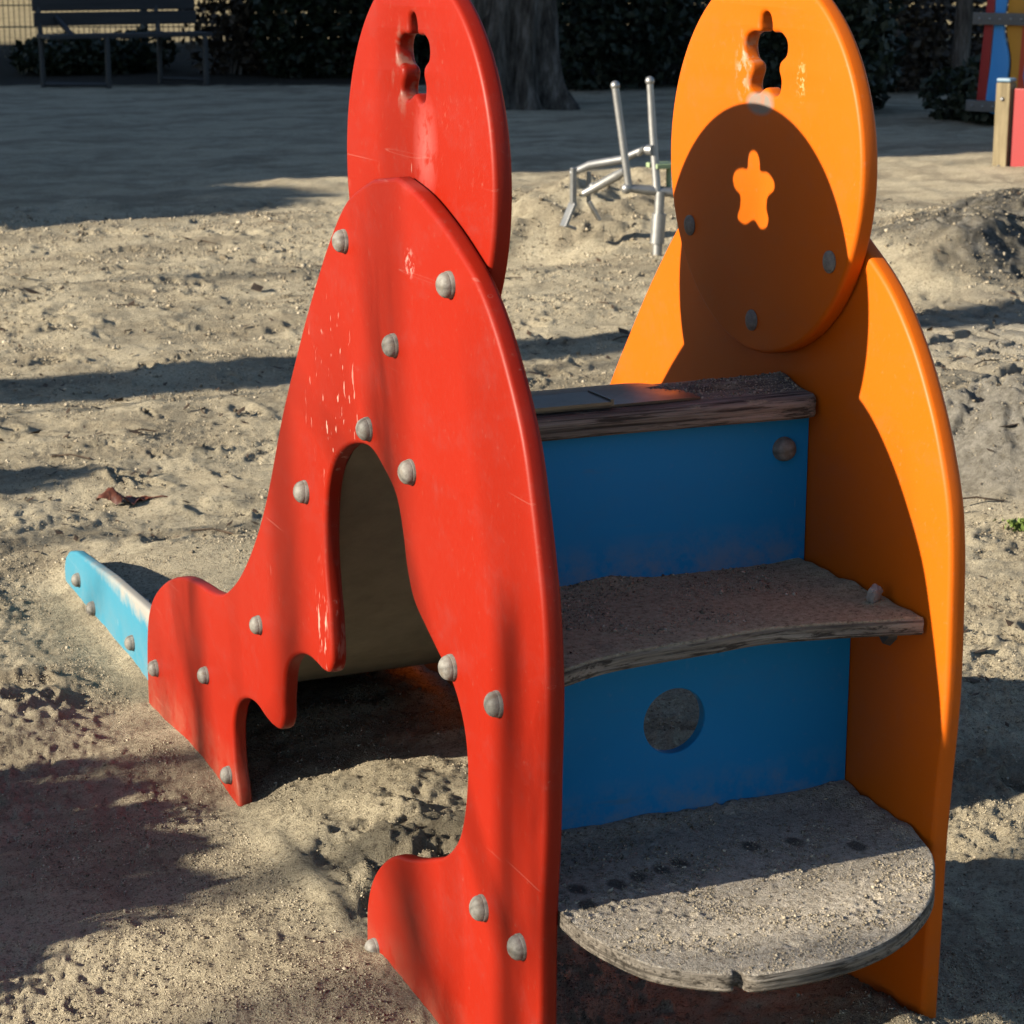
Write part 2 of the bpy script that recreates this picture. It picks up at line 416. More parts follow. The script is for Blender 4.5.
for (y, z) in [(.604, .874), (.278, .868), (.444, .778), (.533, .666), (.396, .645), (.772, .537), (.991, .298), (1.277, .136), (1.587, .052), (.280, .455), (.155, .454), (1.168, .014), (.196, .211), (.096, .210), (.538, .012)]:
    bolt(DOME, (0, y, z), R_NX, red_panel, s=random.uniform(.94, 1.06))
for (y, z) in [(.592, .872), (.267, .868), (.434, .778)]:
    bolt(FLAT, (W - T - .0005, y, z), R_NX, org_disc, 'bolt_head')
for (y, z) in [(.604, .874), (.278, .868), (.444, .778), (.28, .455), (.155, .454), (.196, .211), (.096, .21)]:
    bolt(DOME, (W + T, y, z), R_PX, org_panel)

# risers (blue boards between the panels)
X0, X1 = T + .001, W - .001
upper = plate('riser', [[(X0, .50), (X1, .50), (X1, .683), (X0, .683)]], .014, .002, Matrix.Translation((0, .340, 0)) @ AX_Y, M['blue'], slide)
upper['label'] = 'plain upper blue riser board with one bolt'
bolt(DOME, (.433, .333, .645), R_NY, upper)
lower = plate('riser', [[(X0, .245), (X1, .245), (X1, .492), (X0, .492)], circle((.2425, .376), .0375, 48)], .014, .002, Matrix.Translation((0, .234, 0)) @ AX_Y, M['blue'], slide)
lower['label'] = 'lower blue riser board with a round hole'

# treads: outline plan, top surface as a fine lumpy grid
def tread(name, front, yb, ztop, th, mat, lump, seed, label, sand, r=.005):
    # front: list of (x,y) left to right; build columns from front edge to yb
    fx = np.array([p[0] for p in front]); fy = np.array([p[1] for p in front])
    nx, ny = 260, 150
    cl = np.concatenate([[0], np.cumsum(np.hypot(np.diff(fx), np.diff(fy)))]); ct = np.linspace(0, cl[-1], nx)
    xs = np.interp(ct, cl, fx); yf = np.interp(ct, cl, fy)
    xs = np.maximum.accumulate(xs) + np.arange(nx) * 2e-6
    cols = []
    vs = []; fs = []
    tt = np.concatenate([np.linspace(0, 1, ny)])
    X = np.repeat(xs[:, None], ny, 1); Y = yf[:, None] + (yb - yf[:, None]) * tt[None, :] ** 1.0
    d = np.minimum(Y - yf[:, None], np.minimum(X - fx[0], fx[-1] - X) + .003)
    edge = np.clip(d / r, 0, 1)
    Z = ztop - r * (1 - np.sqrt(np.clip(1 - (1 - edge) ** 2, 0, 1)))
    n = (perlin(X * 26 + seed, Y * 26) * .5 + perlin(X * 70 + seed, Y * 70) * .35 + perlin(X * 170, Y * 170 + seed) * .25)
    Z = Z + lump * n * np.clip(d / .02, .15, 1) + sand(X, Y)
    for i in range(nx):
        for j in range(ny): vs.append((X[i, j], Y[i, j], Z[i, j]))
    for i in range(nx - 1):
        for j in range(ny - 1):
            a = i * ny + j; fs.append((a, a + ny, a + ny + 1, a + 1))
    # edge rings going down and the underside
    ring = [i * ny for i in range(nx)] + [(nx - 1) * ny + j for j in range(1, ny)] + [i * ny + ny - 1 for i in range(nx - 2, -1, -1)] + [j for j in range(ny - 2, 0, -1)]
    prev = ring
    zb = ztop - th
    for lv, zz in enumerate([ztop - max(th * .35, r), ztop - th * .62, ztop - th * .86, zb]):
        ins = .0022 if lv == 3 else (.0008 * (lv % 2))
        new = []
        for q in ring:
            x, y, _ = vs[q]
            gx = 0.0004 * perlin(np.array([x * 45.0 + y * 45]), np.array([zz * 300 + seed]))[0]
            dx = ins if x < .2 else -ins
            front_ = 1 if y < yb - .002 else 0
            new.append(len(vs)); vs.append((x + dx * .3, y + (ins + gx) * front_, zz))
        N = len(ring)
        for k in range(N): fs.append((prev[k], new[k], new[(k + 1) % N], prev[(k + 1) % N]))
        prev = new
    # underside strips between front and back ring verts
    fr = prev[:nx]; bk = prev[nx - 1 + ny - 1: nx - 1 + ny - 1 + nx][::-1]
    for i in range(nx - 1): fs.append((fr[i], bk[i], bk[i + 1], fr[i + 1]))
    me = bpy.data.meshes.new(name); me.from_pydata(vs, [], fs); me.validate(); me.update()
    bm = bmesh.new(); bm.from_mesh(me); bmesh.ops.recalc_face_normals(bm, faces=bm.faces[:]); bm.to_mesh(me); bm.free()
    o = link(name, me, mat, slide, 40); o['label'] = label
    return o

Z1, Z2, Z3 = .264, .509, .710
f1 = spline([(.0225, .02), (.0245, -.005), (.031, -.036), (.052, -.093), (.089, -.129), (.113, -.142), (.118, -.134), (.1225, -.135), (.127, -.1495), (.174, -.157), (.243, -.152), (.294, -.136), (.340, -.109), (.385, -.070), (.419, -.025), (.448, .022), (.462, .075), (.466, .12)], 5)
f1 = sorted(f1, key=lambda p: p[0])
def sand1(X, Y):
    h = .010 * np.exp(-((Y - .225) / .02) ** 2) * (.5 + .8 * np.abs(perlin(X * 12, Y * 3))) + .010 * np.exp(-((X - .455) / .018) ** 2) * sstep(.05, .12, Y) * (.6 + perlin(X * 9, Y * 30))
    for (x, y) in [(.055, .055), (.062, .095), (.105, .09), (.135, .098), (.165, .104), (.19, .112)]:
        h = h - .003 * np.exp(-(((X - x) / .010) ** 2 + ((Y - y) / .012) ** 2))
    # crumbs and furrows on the front half
    pz = sstep(.0, .3, perlin(X * 11 + 3, Y * 11 + 2))
    h = h + .0034 * np.clip(perlin(X * 120 + 9, Y * 120) - .12, 0, 1) * 2 * pz
    h = h - .0040 * np.clip(perlin(X * 75 + 3 + Y * 30, Y * 60 + 5) - .20, 0, 1) * 2.6 * (.25 + pz)
    return h
tread('step', f1, .226, Z1, .018, M['tread_sand'], .0011, 3.1, 'rounded bottom step covered in sand', sand1)
f2 = spline([(.0225, .072), (.040, .078), (.085, .096), (.132, .104), (.179, .108), (.226, .111), (.283, .117), (.370, .104), (.433, .088), (.462, .080)], 5)
def sand2(X, Y):
    return .014 * np.exp(-((Y - .337) / .035) ** 2) * sstep(.36, .1, X) * (.7 + .9 * perlin(X * 16, Y * 12)) + .006 * np.exp(-((X - .455) / .02) ** 2) * (.5 + perlin(X * 20, Y * 30))
tread('step', f2, .338, Z2, .0185, M['tread_mid'], .0014, 8.3, 'middle step with hollow front edge and dark sand at its back', sand2)
f3 = spline([(.0225, .312), (.2, .312), (.40, .305), (.445, .303), (.460, .309), (.467, .33)], 5)
def sand3(X, Y):
    return .010 * np.exp(-((Y - .39) / .035) ** 2) * sstep(.26, .36, X) * (.8 + .8 * perlin(X * 22, Y * 22))
tread('platform_board', f3, .418, Z3, .025, M['board'], .0008, 5.5, 'weathered top board in front of the steel chute', sand3, .010)

# small bracket under the middle step
b = MB()
b.add([(W, .13, .49), (W, .175, .49), (W, .165, .468), (W, .15, .457), (W, .138, .468), (W - .012, .132, .49), (W - .012, .173, .49), (W - .010, .163, .470), (W - .010, .15, .461), (W - .010, .14, .470)],
      [(5, 6, 7, 8, 9), (0, 5, 9, 4), (4, 9, 8, 3), (3, 8, 7, 2), (2, 7, 6, 1), (0, 1, 6, 5), (0, 4, 3, 2, 1)])
b.tube([(W - .012, .152, .477), (W - .018, .152, .477)], .006, 8)
b.build('step_bracket', M['dark_metal'], slide)
b = MB(); b.tube([(.40, .14, .492), (.40, .14, .484)], .009, 12); b.ball((.40, .14, .484), .008, 12, 6, (1, 1, .6))
b.build('bolt_head', M['dark_metal'], slide, 40)

# steel chute
prof = spline([(.335, Z3 + .004), (.37, Z3 + .004), (.42, Z3 + .001), (.50, .700), (.58, .680), (.65, .638), (.72, .578), (.80, .500), (.90, .400), (1.02, .295), (1.14, .203), (1.28, .125), (1.44, .068), (1.62, .036), (1.85, .024), (2.1, .016), (2.36, .010)], 6)
def strip(prof, xa, xb, th, mb, nx=2):
    n = len(prof); vs = []; fs = []
    tan = []
    for i in range(n):
        a = prof[max(i - 1, 0)]; c = prof[min(i + 1, n - 1)]
        d = math.hypot(c[0] - a[0], c[1] - a[1]); tan.append((-(c[1] - a[1]) / d, (c[0] - a[0]) / d))
    for i in range(n):
        y, z = prof[i]; ny_, nz_ = tan[i]
        vs += [(xa, y, z), (xb, y, z), (xb, y - ny_ * th, z - nz_ * th), (xa, y - ny_ * th, z - nz_ * th)]
    for i in range(n - 1):
        for k in range(4):
            a = i * 4 + k; c = i * 4 + (k + 1) % 4
            fs.append((a, c, c + 4, a + 4))
    fs.append((0, 3, 2, 1)); fs.append(tuple((n - 1) * 4 + k for k in range(4)))
    mb.add(vs, fs)
m = MB(); strip(prof, .024, .325, .003, m)
chute = m.build('slide_chute', M['steel'], slide, 40)
# support board under the chute (seen from below through the opening)
low = [(y, z - .004) for (y, z) in prof if .46 < y < 1.9]
m = MB(); strip(low, .026, .440, .012, m)
def mat_under():
    N = NT('underside_board')
    c = N.ramp(N.noise(18, 5, .7), [(.3, (.20, .18, .137)), (.7, (.30, .27, .21))])
    return N.out(c, .7, N.bump(N.noise(60, 4, .6), .2, .002), spec=.3)
M['under'] = mat_under()
m.build('chute_underside', M['under'], slide, 40)
# entry lip: folded steel edge lying on the board on the left part
m = MB(); m.box((.118, .358, Z3 + .0075), (.186, .062, .0035)); m.beam((.212, .330, Z3 + .0075), (.212, .388, Z3 + .0075), .004, .0075)
m.build('chute_lip', M['steel'], slide)
# side rails of the run-out and hidden supports
R_TOP = [(2.292, .070), (2.150, .083), (1.998, .097), (1.708, .112), (1.68, .114)]
rl = [(1.68, -.09), (2.386, -.09), (2.400, -.03), (2.402, .010), (2.385, .036), (2.352, .055)] + R_TOP
for x0, lab in ((T + .0005, 'sun-faded light blue run-out rail'), (W - T + .0, None)):
    o = plate('side_rail', [rl], .020, .006, Matrix.Translation((x0 + .010, 0, 0)) @ AX_X, M['cyan'], slide)
    if lab:
        o['label'] = lab
        for (y, z) in [(2.268, .019), (2.148, -.005), (1.843, .017)]: bolt(DOME, (x0, y, z), R_NX, o)

# chip of concrete on the middle step
def rock_mesh(name, size, seed, sub=3, amp=.25):
    bm = bmesh.new(); bmesh.ops.create_icosphere(bm, subdivisions=sub, radius=1)
    for v in bm.verts:
        p = v.co.copy()
        k = 1 / max(abs(p.x), abs(p.y), abs(p.z)) ** .55
        n = perlin(np.array([p.x * 1.7 + seed]), np.array([p.y * 1.7 + p.z * 2.3]))[0] + .4 * perlin(np.array([p.x * 5 + seed]), np.array([p.y * 5 + p.z * 4]))[0]
        v.co = Vector((p.x * size[0], p.y * size[1], p.z * size[2])) * k * (1 + amp * n) * .8
    me = bpy.data.meshes.new(name); bm.to_mesh(me); bm.free(); return me
def mat_rock(name, a, b):
    N = NT(name)
    c = N.ramp(N.noise(60, 5, .7), [(.3, a), (.7, b)])
    return N.out(c, .9, N.bump(N.noise(120, 5, .7), .6, .003), spec=.2)
M['chip'] = mat_rock('concrete_chip', (.26, .25, .24), (.42, .40, .38))
o = link('concrete_chip', rock_mesh('concrete_chip', (.0105, .008, .0125), 2.2), M['chip'], None, 30)
o.location = (.442, .146, Z2 + .0115); o.rotation_euler = (.25, -.15, .4)
tag(o, 'small pale grey chip of concrete lying on the middle step against the orange panel', 'stone')

# ================================================================== GROUND
def ground_height(X, Y):
    R = np.hypot(X + .83, Y + 1.78)
    h = np.zeros_like(X)
    near = sstep(9.5, 3.0, R)
    mid = sstep(30, 8, R)
    yard = sstep(26, 12, R)
    # broad undulation and churned sand
    h += .030 * perlin(X * .7 + 3, Y * .7) * yard
    h += .022 * perlin(X * 2.1 + 7, Y * 2.1 + 1) * yard
    h += .015 * perlin(X * 5.3, Y * 5.3 + 4) * mid
    b = perlin(X * 11 + 2, Y * 11); h += .012 * (np.abs(b) - .22) * mid
    b = perlin(X * 21 + 6, Y * 21 + 8); h += .0065 * (np.abs(b) - .2) * near
    rough = .45 + 1.1 * sstep(-.25, .35, perlin(X * 1.9 + 40, Y * 1.9))
    h += .0045 * perlin(X * 43, Y * 43 + 3) * near * rough
    h += .0036 * perlin(X * 90 + 5, Y * 90) * sstep(7, 2.5, R) * rough
    h += .0030 * perlin(X * 180 + 5, Y * 180) * sstep(5, 2.2, R) * rough
    # clods
    c = perlin(X * 33 + 70, Y * 33); h += .012 * np.clip(c - .33, 0, 1) * near * rough * 2
    # old paving on the right, half drowned in sand
    pm = sstep(1.0, .72, np.hypot((X - 4.1) / 1.55, (Y - 3.75) / 1.0))
    ca, sa = math.cos(.42), math.sin(.42); U = (X * ca + Y * sa) / .15; V = (-X * sa + Y * ca) / .21
    row = np.floor(V); U = U + .5 * (row % 2) + .15 * perlin(row * 3.7, row * 1.3)
    eu = np.minimum(U % 1, 1 - U % 1) * .15; ev = np.minimum(V % 1, 1 - V % 1) * .21
    joint = 1 - sstep(.004, .022, np.minimum(eu, ev) + .006 * perlin(X * 30, Y * 30))
    h = h * (1 - .55 * pm) - .034 * joint * pm * sstep(-.55, -.1, perlin(X * 2.3 + 9, Y * 2.3)) + pm * .02 * perlin(np.floor(U) * 1.7, row * 2.3)
    # flatten around the fixed things
    def g(x, y, sx, sy): return np.exp(-(((X - x) / sx) ** 2 + ((Y - y) / sy) ** 2))
    fl = 1 - .65 * np.exp(-(X / .10) ** 2) * sstep(2.5, 2.3, Y) * sstep(-.1, .1, Y)
    h *= fl
    # drifts at the slide
    inside = sstep(.0, .05, X) * sstep(.49, .44, X)
    h += .045 * g(.47, .06, .14, .22) + .02 * inside * sstep(.35, .0, Y) * sstep(-.6, 0, Y)
    hz_ = g(.17, .70, .20, .30) * sstep(.0, .05, X)
    h += .035 * g(.20, .74, .15, .15) + .022 * g(.3, .5, .14, .12) - .020 * g(.05, .62, .04, .08)
    h += hz_ * (.042 * perlin(X * 13 + 3, Y * 13) + .030 * (np.abs(perlin(X * 24, Y * 24 + 6)) - .2) + .014 * perlin(X * 48, Y * 48) + .007 * perlin(X * 95, Y * 95 + 2))
    h += .014 * np.exp(-((X + .005) / .022) ** 2) * sstep(.58, .7, Y) * sstep(1.02, .9, Y) * .6 - .020 * g(.0, 1.13, .08, .12)
    ro = inside * sstep(1.62, 1.9, Y) * sstep(2.6, 2.36, Y); h = h * (1 - .55 * ro) + .031 * ro
    h -= .030 * np.exp(-((X + .02) / .13) ** 2) * sstep(1.15, 1.7, Y) * sstep(2.7, 2.35, Y)
    h += .02 * g(-.13, .45, .2, .3)
    # heap behind the digger, scooped pit beside its bucket
    n1 = perlin(X * 3 + 9, Y * 3); n2 = perlin(X * 9, Y * 9 + 9)
    hp = g(3.75, 7.05, .75, .55); h += (.24 + .09 * n1 + .05 * n2) * hp
    h += .06 * g(3.1, 6.9, .3, .35) * (1 + n2)
    h -= .10 * g(2.72, 6.35, .28, .25)
    # spoil bank on the right: gentle towards the sun, steep on its far side
    ux, uy = .80, .60                                    # ridge direction
    px, py = X - 3.52, Y - 4.74
    q = px * ux + py * uy; d = px * uy - py * ux          # d>0 on the right of the ridge
    d = d + .10 * perlin(X * 2.6, Y * 2.6 + 5)
    along = sstep(-.12, .72, q) * sstep(2.9, 1.5, q)
    nb = perlin(X * 4, Y * 4) * .35 + .22 * perlin(X * 10, Y * 10) + .13 * perlin(X * 24, Y * 24) + .07 * perlin(X * 55, Y * 55)
    cross = np.where(d < 0, np.exp(-(d / .55) ** 2), np.exp(-(d / .25) ** 2))
    h += .22 * along * cross * (1 + .6 * nb)
    # grey lump nearer on the right
    m2 = g(2.28, 2.35, .30, .46)
    h += m2 * (.20 + .07 * perlin(X * 6, Y * 6) + .045 * perlin(X * 17, Y * 17) + .016 * perlin(X * 45, Y * 45))
    # gentle rise under the far hedge
    h += .10 * sstep(20, 23, Y) * sstep(40, 24, Y) * sstep(10, 7, X)
    return h

def ground_mesh():
    yd = math.degrees(yaw)
    a = np.concatenate([np.arange(-19, 19.001, .058), np.arange(19.6, 30, .7), np.arange(31, 180, 4.5)])
    a = np.concatenate([a, np.arange(182, 340.4, 4.5)[:], ])
    ang = np.radians(yd + a)                                       # measured from +Y towards +X
    r = [.9]
    while r[-1] < 13: r.append(r[-1] * 1.0031)
    while r[-1] < 60: r.append(r[-1] * 1.012)
    while r[-1] < 420: r.append(r[-1] * 1.12)
    r = np.array(r)
    A, Rr = np.meshgrid(ang, r, indexing='ij')
    X = -.83 + Rr * np.sin(A); Y = -1.78 + Rr * np.cos(A)
    Zz = ground_height(X, Y)
    na, nr = A.shape
    # footprints: oval dents with a pushed-up rim
    Xf, Yf, Zf = X.ravel(), Y.ravel(), Zz.ravel()
    fr = np.random.default_rng(5)
    for _ in range(900):
        d = 2.9 + 8 * fr.random() ** .8; th = yaw + math.radians(fr.uniform(-16, 16))
        cx, cy = -.83 + d * math.sin(th), -1.78 + d * math.cos(th)
        if -.12 < cx < .62 and -.3 < cy < 2.5: continue
        L = fr.uniform(.03, .10); Wd = L * fr.uniform(.25, .6); o = fr.uniform(0, PI); dep = fr.uniform(.004, .013)
        # bounding box on the polar grid
        i0 = np.searchsorted(ang[:660], th - .3 / d); i1 = np.searchsorted(ang[:660], th + .3 / d)
        j0 = np.searchsorted(r, d - .3); j1 = np.searchsorted(r, d + .3)
        sx = X[i0:i1, j0:j1] - cx; sy = Y[i0:i1, j0:j1] - cy
        u = (sx * math.cos(o) + sy * math.sin(o)) / L; v = (-sx * math.sin(o) + sy * math.cos(o)) / Wd
        q = np.sqrt(u * u + v * v) + .5 * perlin(sx * 26 + cx * 7, sy * 26) + .3 * perlin(sx * 60 + cx * 7, sy * 60)
        Zz[i0:i1, j0:j1] += dep * (-np.exp(-(q / .8) ** 4) + .55 * np.exp(-((q - 1.25) / .28) ** 2))
    vs = np.empty((na * nr + 1, 3)); vs[:-1, 0] = X.ravel(); vs[:-1, 1] = Y.ravel(); vs[:-1, 2] = Zz.ravel()
    vs[-1] = (-.83, -1.78, 0)
    i = np.arange(na)[:, None]; j = np.arange(nr - 1)[None, :]; i2 = (i + 1) % na
    q = np.stack([i * nr + j, i * nr + j + 1, i2 * nr + j + 1, i2 * nr + j], -1).reshape(-1, 4)
    ii = np.arange(na); tri = np.stack([np.full(na, na * nr), ii * nr, ((ii + 1) % na) * nr], -1)
    me = bpy.data.meshes.new('ground')
    me.vertices.add(len(vs)); me.vertices.foreach_set('co', vs.ravel())
    nl = q.size + tri.size; me.loops.add(nl); me.loops.foreach_set('vertex_index', np.concatenate([q.ravel(), tri.ravel()]))
    me.polygons.add(len(q) + len(tri))
    st = np.concatenate([np.arange(len(q)) * 4, q.size + np.arange(len(tri)) * 3])
    me.polygons.foreach_set('loop_start', st)
    me.polygons.foreach_set('use_smooth', np.ones(len(st), bool))
    me.update(calc_edges=True); me.validate()
    return me

def mat_ground():
    N = NT('sand_ground')
    x, y, z = N.sep()
    mott = N.noise(3.2, 6, .65)
    fine = N.noise(330, 3, .8)
    grain = N.voro(520, out=1)
    gb = N.n.new('ShaderNodeSeparateColor'); N.lk(grain, gb.inputs[0])
    sand = N.ramp(mott, [(.3, (.68, .585, .415)), (.5, (.87, .76, .545)), (.7, (.98, .875, .645))])
    fr_ = N.noise(90, 6, .88)
    sand = N.mix(N.ramp(fr_, [(.40, .8), (.475, 0.0)]), sand, (.19, .16, .12))
    sand = N.mix(N.ramp(fr_, [(.53, 0.0), (.61, .8)]), sand, (.86, .77, .58))
    sand = N.mix(N.ramp(fine, [(.3, .55), (.5, 0.0)]), sand, (.20, .165, .12))
    sand = N.mix(N.ramp(gb.outputs[0], [(.86, 0.0), (.95, .45)]), sand, (.62, .56, .46))
    sand = N.mix(N.ramp(gb.outputs[1], [(.90, 0.0), (.97, .5)]), sand, (.11, .09, .07))
    # random dark mottling, fainter in the left foreground
    mottle = N.math('MULTIPLY', N.ramp(N.noise(1.3, 9, .78, N.mapping(loc=(3, 9, 0), scale=(1, 1.6, 1))), [(.42, .55), (.53, 0.0)]), N.ramp(N.math('ADD', y, x), [(.0, .35), (.9, 1.0)]))
    sand = N.mix(mottle, sand, (.24, .20, .145))
    # leaf crumbs and bits of bark
    lit = N.math('MULTIPLY', N.ramp(N.voro(34, vec=N.mapping(scale=(1, 1, .3))), [(.07, 1.0), (.13, 0.0)]), N.ramp(N.noise(1.6, 4, .6, N.mapping(loc=(7, 3, 0))), [(.52, 0.0), (.64, .8)]))
    sand = N.mix(lit, sand, (.075, .055, .04))
    # greyer trodden paving zone on the right
    pz = N.math('MULTIPLY', N.blob((4.3, 3.6, 0), (1.7, 1.25, 3), .4), .75)
    grey = N.ramp(N.noise(22, 6, .75), [(.35, (.36, .335, .285)), (.65, (.64, .60, .52))])
    sand = N.mix(pz, sand, grey)
    # darker tone on the bank, grey tone on the lump
    warp = N.math('MULTIPLY', N.math('SUBTRACT', N.noise(5, 5, .7), .5), .5)
    bank = N.blob((4.45, 5.25, .2), (.75, .85, .6), .3)
    bankc = N.ramp(N.noise(14, 6, .75), [(.35, (.06, .057, .05)), (.52, (.17, .16, .14)), (.66, (.40, .38, .335))])
    sand = N.mix(N.math('MULTIPLY', bank, N.ramp(N.noise(6, 5, .7), [(.3, .55), (.55, 1.0)])), sand, bankc)
    lump = N.blob((2.28, 2.35, 0), (.52, .66, .5), .4)
    lc = N.ramp(N.noise(30, 6, .8), [(.35, (.17, .155, .13)), (.5, (.36, .34, .30)), (.65, (.56, .53, .47))])
    sand = N.mix(N.math('MULTIPLY', lump, .9), sand, lc)
    # earth and leaf litter towards the hedges, dry meadow beyond the fence
    far = N.math('ADD', N.math('SUBTRACT', y, 0.0), N.math('MULTIPLY', x, .42))
    far = N.math('ADD', far, N.math('MULTIPLY', warp, 3.0))
    litter = N.ramp(N.noise(16, 6, .8), [(.35, (.020, .017, .012)), (.6, (.055, .045, .03)), (.8, (.11, .09, .06))])
    fs = N.n.new('ShaderNodeMapRange'); N.lk(far, fs.inputs[0]); fs.inputs[1].default_value = 19.7; fs.inputs[2].default_value = 20.1
    sand = N.mix(fs.outputs[0], sand, litter)
    mead = N.ramp(N.noise(3, 6, .75, N.mapping(scale=(1, .3, 1))), [(.3, (.24, .20, .12)), (.7, (.52, .44, .27))])
    ms = N.n.new('ShaderNodeMapRange'); N.lk(far, ms.inputs[0]); ms.inputs[1].default_value = 26.5; ms.inputs[2].default_value = 28.5
    sand = N.mix(ms.outputs[0], sand, mead)
    # relief
    h = N.ramp(N.mix(.5, N.noise(110, 6, .85), N.noise(420, 3, .75)), [(.36, 0.0), (.64, 1.0)])
    nr = N.bump(h, 1.0, .007)
    cl = N.ramp(N.voro(75), [(.0, 1.0), (.35, 0.0)])
    cl = N.math('MULTIPLY', cl, N.ramp(N.noise(9, 3, .6), [(.48, 0.0), (.62, 1.0)]))
    nr = N.bump(cl, .6, .006, nr)
    return N.out(sand, .95, nr, spec=.15)
M['ground'] = mat_ground()
gnd = link('ground', ground_mesh(), M['ground']); tag(gnd, 'churned pale playground sand with footprints and drifts', 'ground', kind='structure')

def gz(x, y): return float(ground_height(np.array([float(x)]), np.array([float(y)]))[0])

# loose crumbs, twigs and leaf bits: nobody could count them
OCT = np.array([(1, 0, 0), (-1, 0, 0), (0, 1, 0), (0, -1, 0), (0, 0, 1), (0, 0, -1)], float)
OCTF = np.array([(0, 2, 4), (2, 1, 4), (1, 3, 4), (3, 0, 4), (2, 0, 5), (1, 2, 5), (3, 1, 5), (0, 3, 5)])
def grains(name, P, size, seed, mat):
    """many loose crumbs as one mesh: P (n,3) resting points, size (n,) radius"""
    fr = np.random.default_rng(seed); n = len(P)
    V = OCT[None] * fr.uniform(.55, 1.45, (n, 6, 1)) + fr.normal(size=(n, 6, 3)) * .22
    q = fr.normal(size=(n, 4)); q /= np.linalg.norm(q, axis=1)[:, None]; w_, x_, y_, z_ = q.T
    Rm = np.stack([1 - 2 * (y_ * y_ + z_ * z_), 2 * (x_ * y_ - z_ * w_), 2 * (x_ * z_ + y_ * w_), 2 * (x_ * y_ + z_ * w_), 1 - 2 * (x_ * x_ + z_ * z_), 2 * (y_ * z_ - x_ * w_), 2 * (x_ * z_ - y_ * w_), 2 * (y_ * z_ + x_ * w_), 1 - 2 * (x_ * x_ + y_ * y_)], -1).reshape(n, 3, 3)
    V = np.einsum('nij,nkj->nki', Rm, V) * size[:, None, None] * np.array([1, 1, .8])
    V += P[:, None, :] + np.array([0, 0, 1]) * size[:, None, None] * .25
    Fq = (OCTF[None] + (np.arange(n) * 6)[:, None, None]).reshape(-1, 3)
    me = bpy.data.meshes.new(name); me.vertices.add(n * 6); me.vertices.foreach_set('co', V.ravel())
    me.loops.add(Fq.size); me.loops.foreach_set('vertex_index', Fq.ravel()); me.polygons.add(len(Fq)); me.polygons.foreach_set('loop_start', np.arange(len(Fq)) * 3)
    me.update(calc_edges=True); me.validate()
    return link(name, me, mat)
def crumbs():
    fr = np.random.default_rng(3)
    def pts(n, d0, d1, pw):
        d = d0 + (d1 - d0) * fr.random(n) ** pw; th = yaw + np.radians(fr.uniform(-16, 16, n))
        x = -.83 + d * np.sin(th); y = -1.78 + d * np.cos(th)
        dens = sstep(-.28, .22, perlin(x * 3.1 + 20, y * 3.1) + .6 * perlin(x * 9, y * 9 + 30))
        keep = fr.random(n) < .12 + .88 * dens
        bad = (x > -.03) & (x < .03) & (y > 0) & (y < 2.45)
        keep &= ~bad
        return x[keep], y[keep], d[keep]
    xa, ya, da = pts(260000, 1.9, 4.6, .8); sa_ = .00092 * np.exp(fr.normal(size=len(xa)) * .40)
    xb, yb, db = pts(90000, 4.2, 10.5, 1.0); sb_ = .0021 * np.exp(fr.normal(size=len(xb)) * .45) * (db / 6)
    x = np.concatenate([xa, xb]); y = np.concatenate([ya, yb]); sz = np.concatenate([sa_, sb_])
    z = ground_height(x, y)
    return grains('sand_crumbs', np.stack([x, y, z], 1), sz, 4, M['crumb'])
N = NT('sand_crumb'); M['crumb'] = N.out(N.ramp(N.geo.outputs['Random Per Island'], [(.0, (.11, .09, .065)), (.3, (.30, .255, .185)), (.7, (.44, .38, .285)), (1.0, (.58, .515, .40))]), .95, spec=.1)
tag(crumbs(), 'loose crumbs of sand and grit scattered over the playground', 'crumbs', kind='stuff')
def tread_grains():
    fr = np.random.default_rng(8); P = []; Sz = []
    n = 26000; x = fr.uniform(.03, .455, n); y = fr.uniform(-.15, .222, n)
    fx = np.array([p[0] for p in f1]); fy = np.array([p[1] for p in f1])
    ok = y > np.interp(x, fx, fy) + .006
    ok &= fr.random(n) < .15 + .85 * sstep(-.2, .2, perlin(x * 14 + 4, y * 14) + .5 * perlin(x * 35, y * 35))
    x, y = x[ok], y[ok]; P.append(np.stack([x, y, Z1 + sand1(x, y)], 1)); Sz.append(.00062 * np.exp(fr.normal(size=len(x)) * .5))
    n = 9000; x = fr.uniform(.025, .46, n); y = fr.uniform(.08, .335, n)
    ok = (y > .118) & (fr.random(n) < sstep(-.15, .3, perlin(x * 10 + 14, y * 10) + (y - .22) * 3 - (x - .25)))
    x, y = x[ok], y[ok]; P.append(np.stack([x, y, Z2 + sand2(x, y)], 1)); Sz.append(.00075 * np.exp(fr.normal(size=len(x)) * .5))
    n = 1500; x = fr.uniform(.3, .46, n); y = fr.uniform(.335, .415, n)
    P.append(np.stack([x, y, Z3 + sand3(x, y)], 1)); Sz.append(.0008 * np.exp(fr.normal(size=n) * .5))
    return grains('tread_sand', np.concatenate(P), np.concatenate(Sz), 6, M['crumb'])
tag(tread_grains(), 'grit and sand grains lying on the wooden steps of the slide', 'sand grains', kind='stuff')
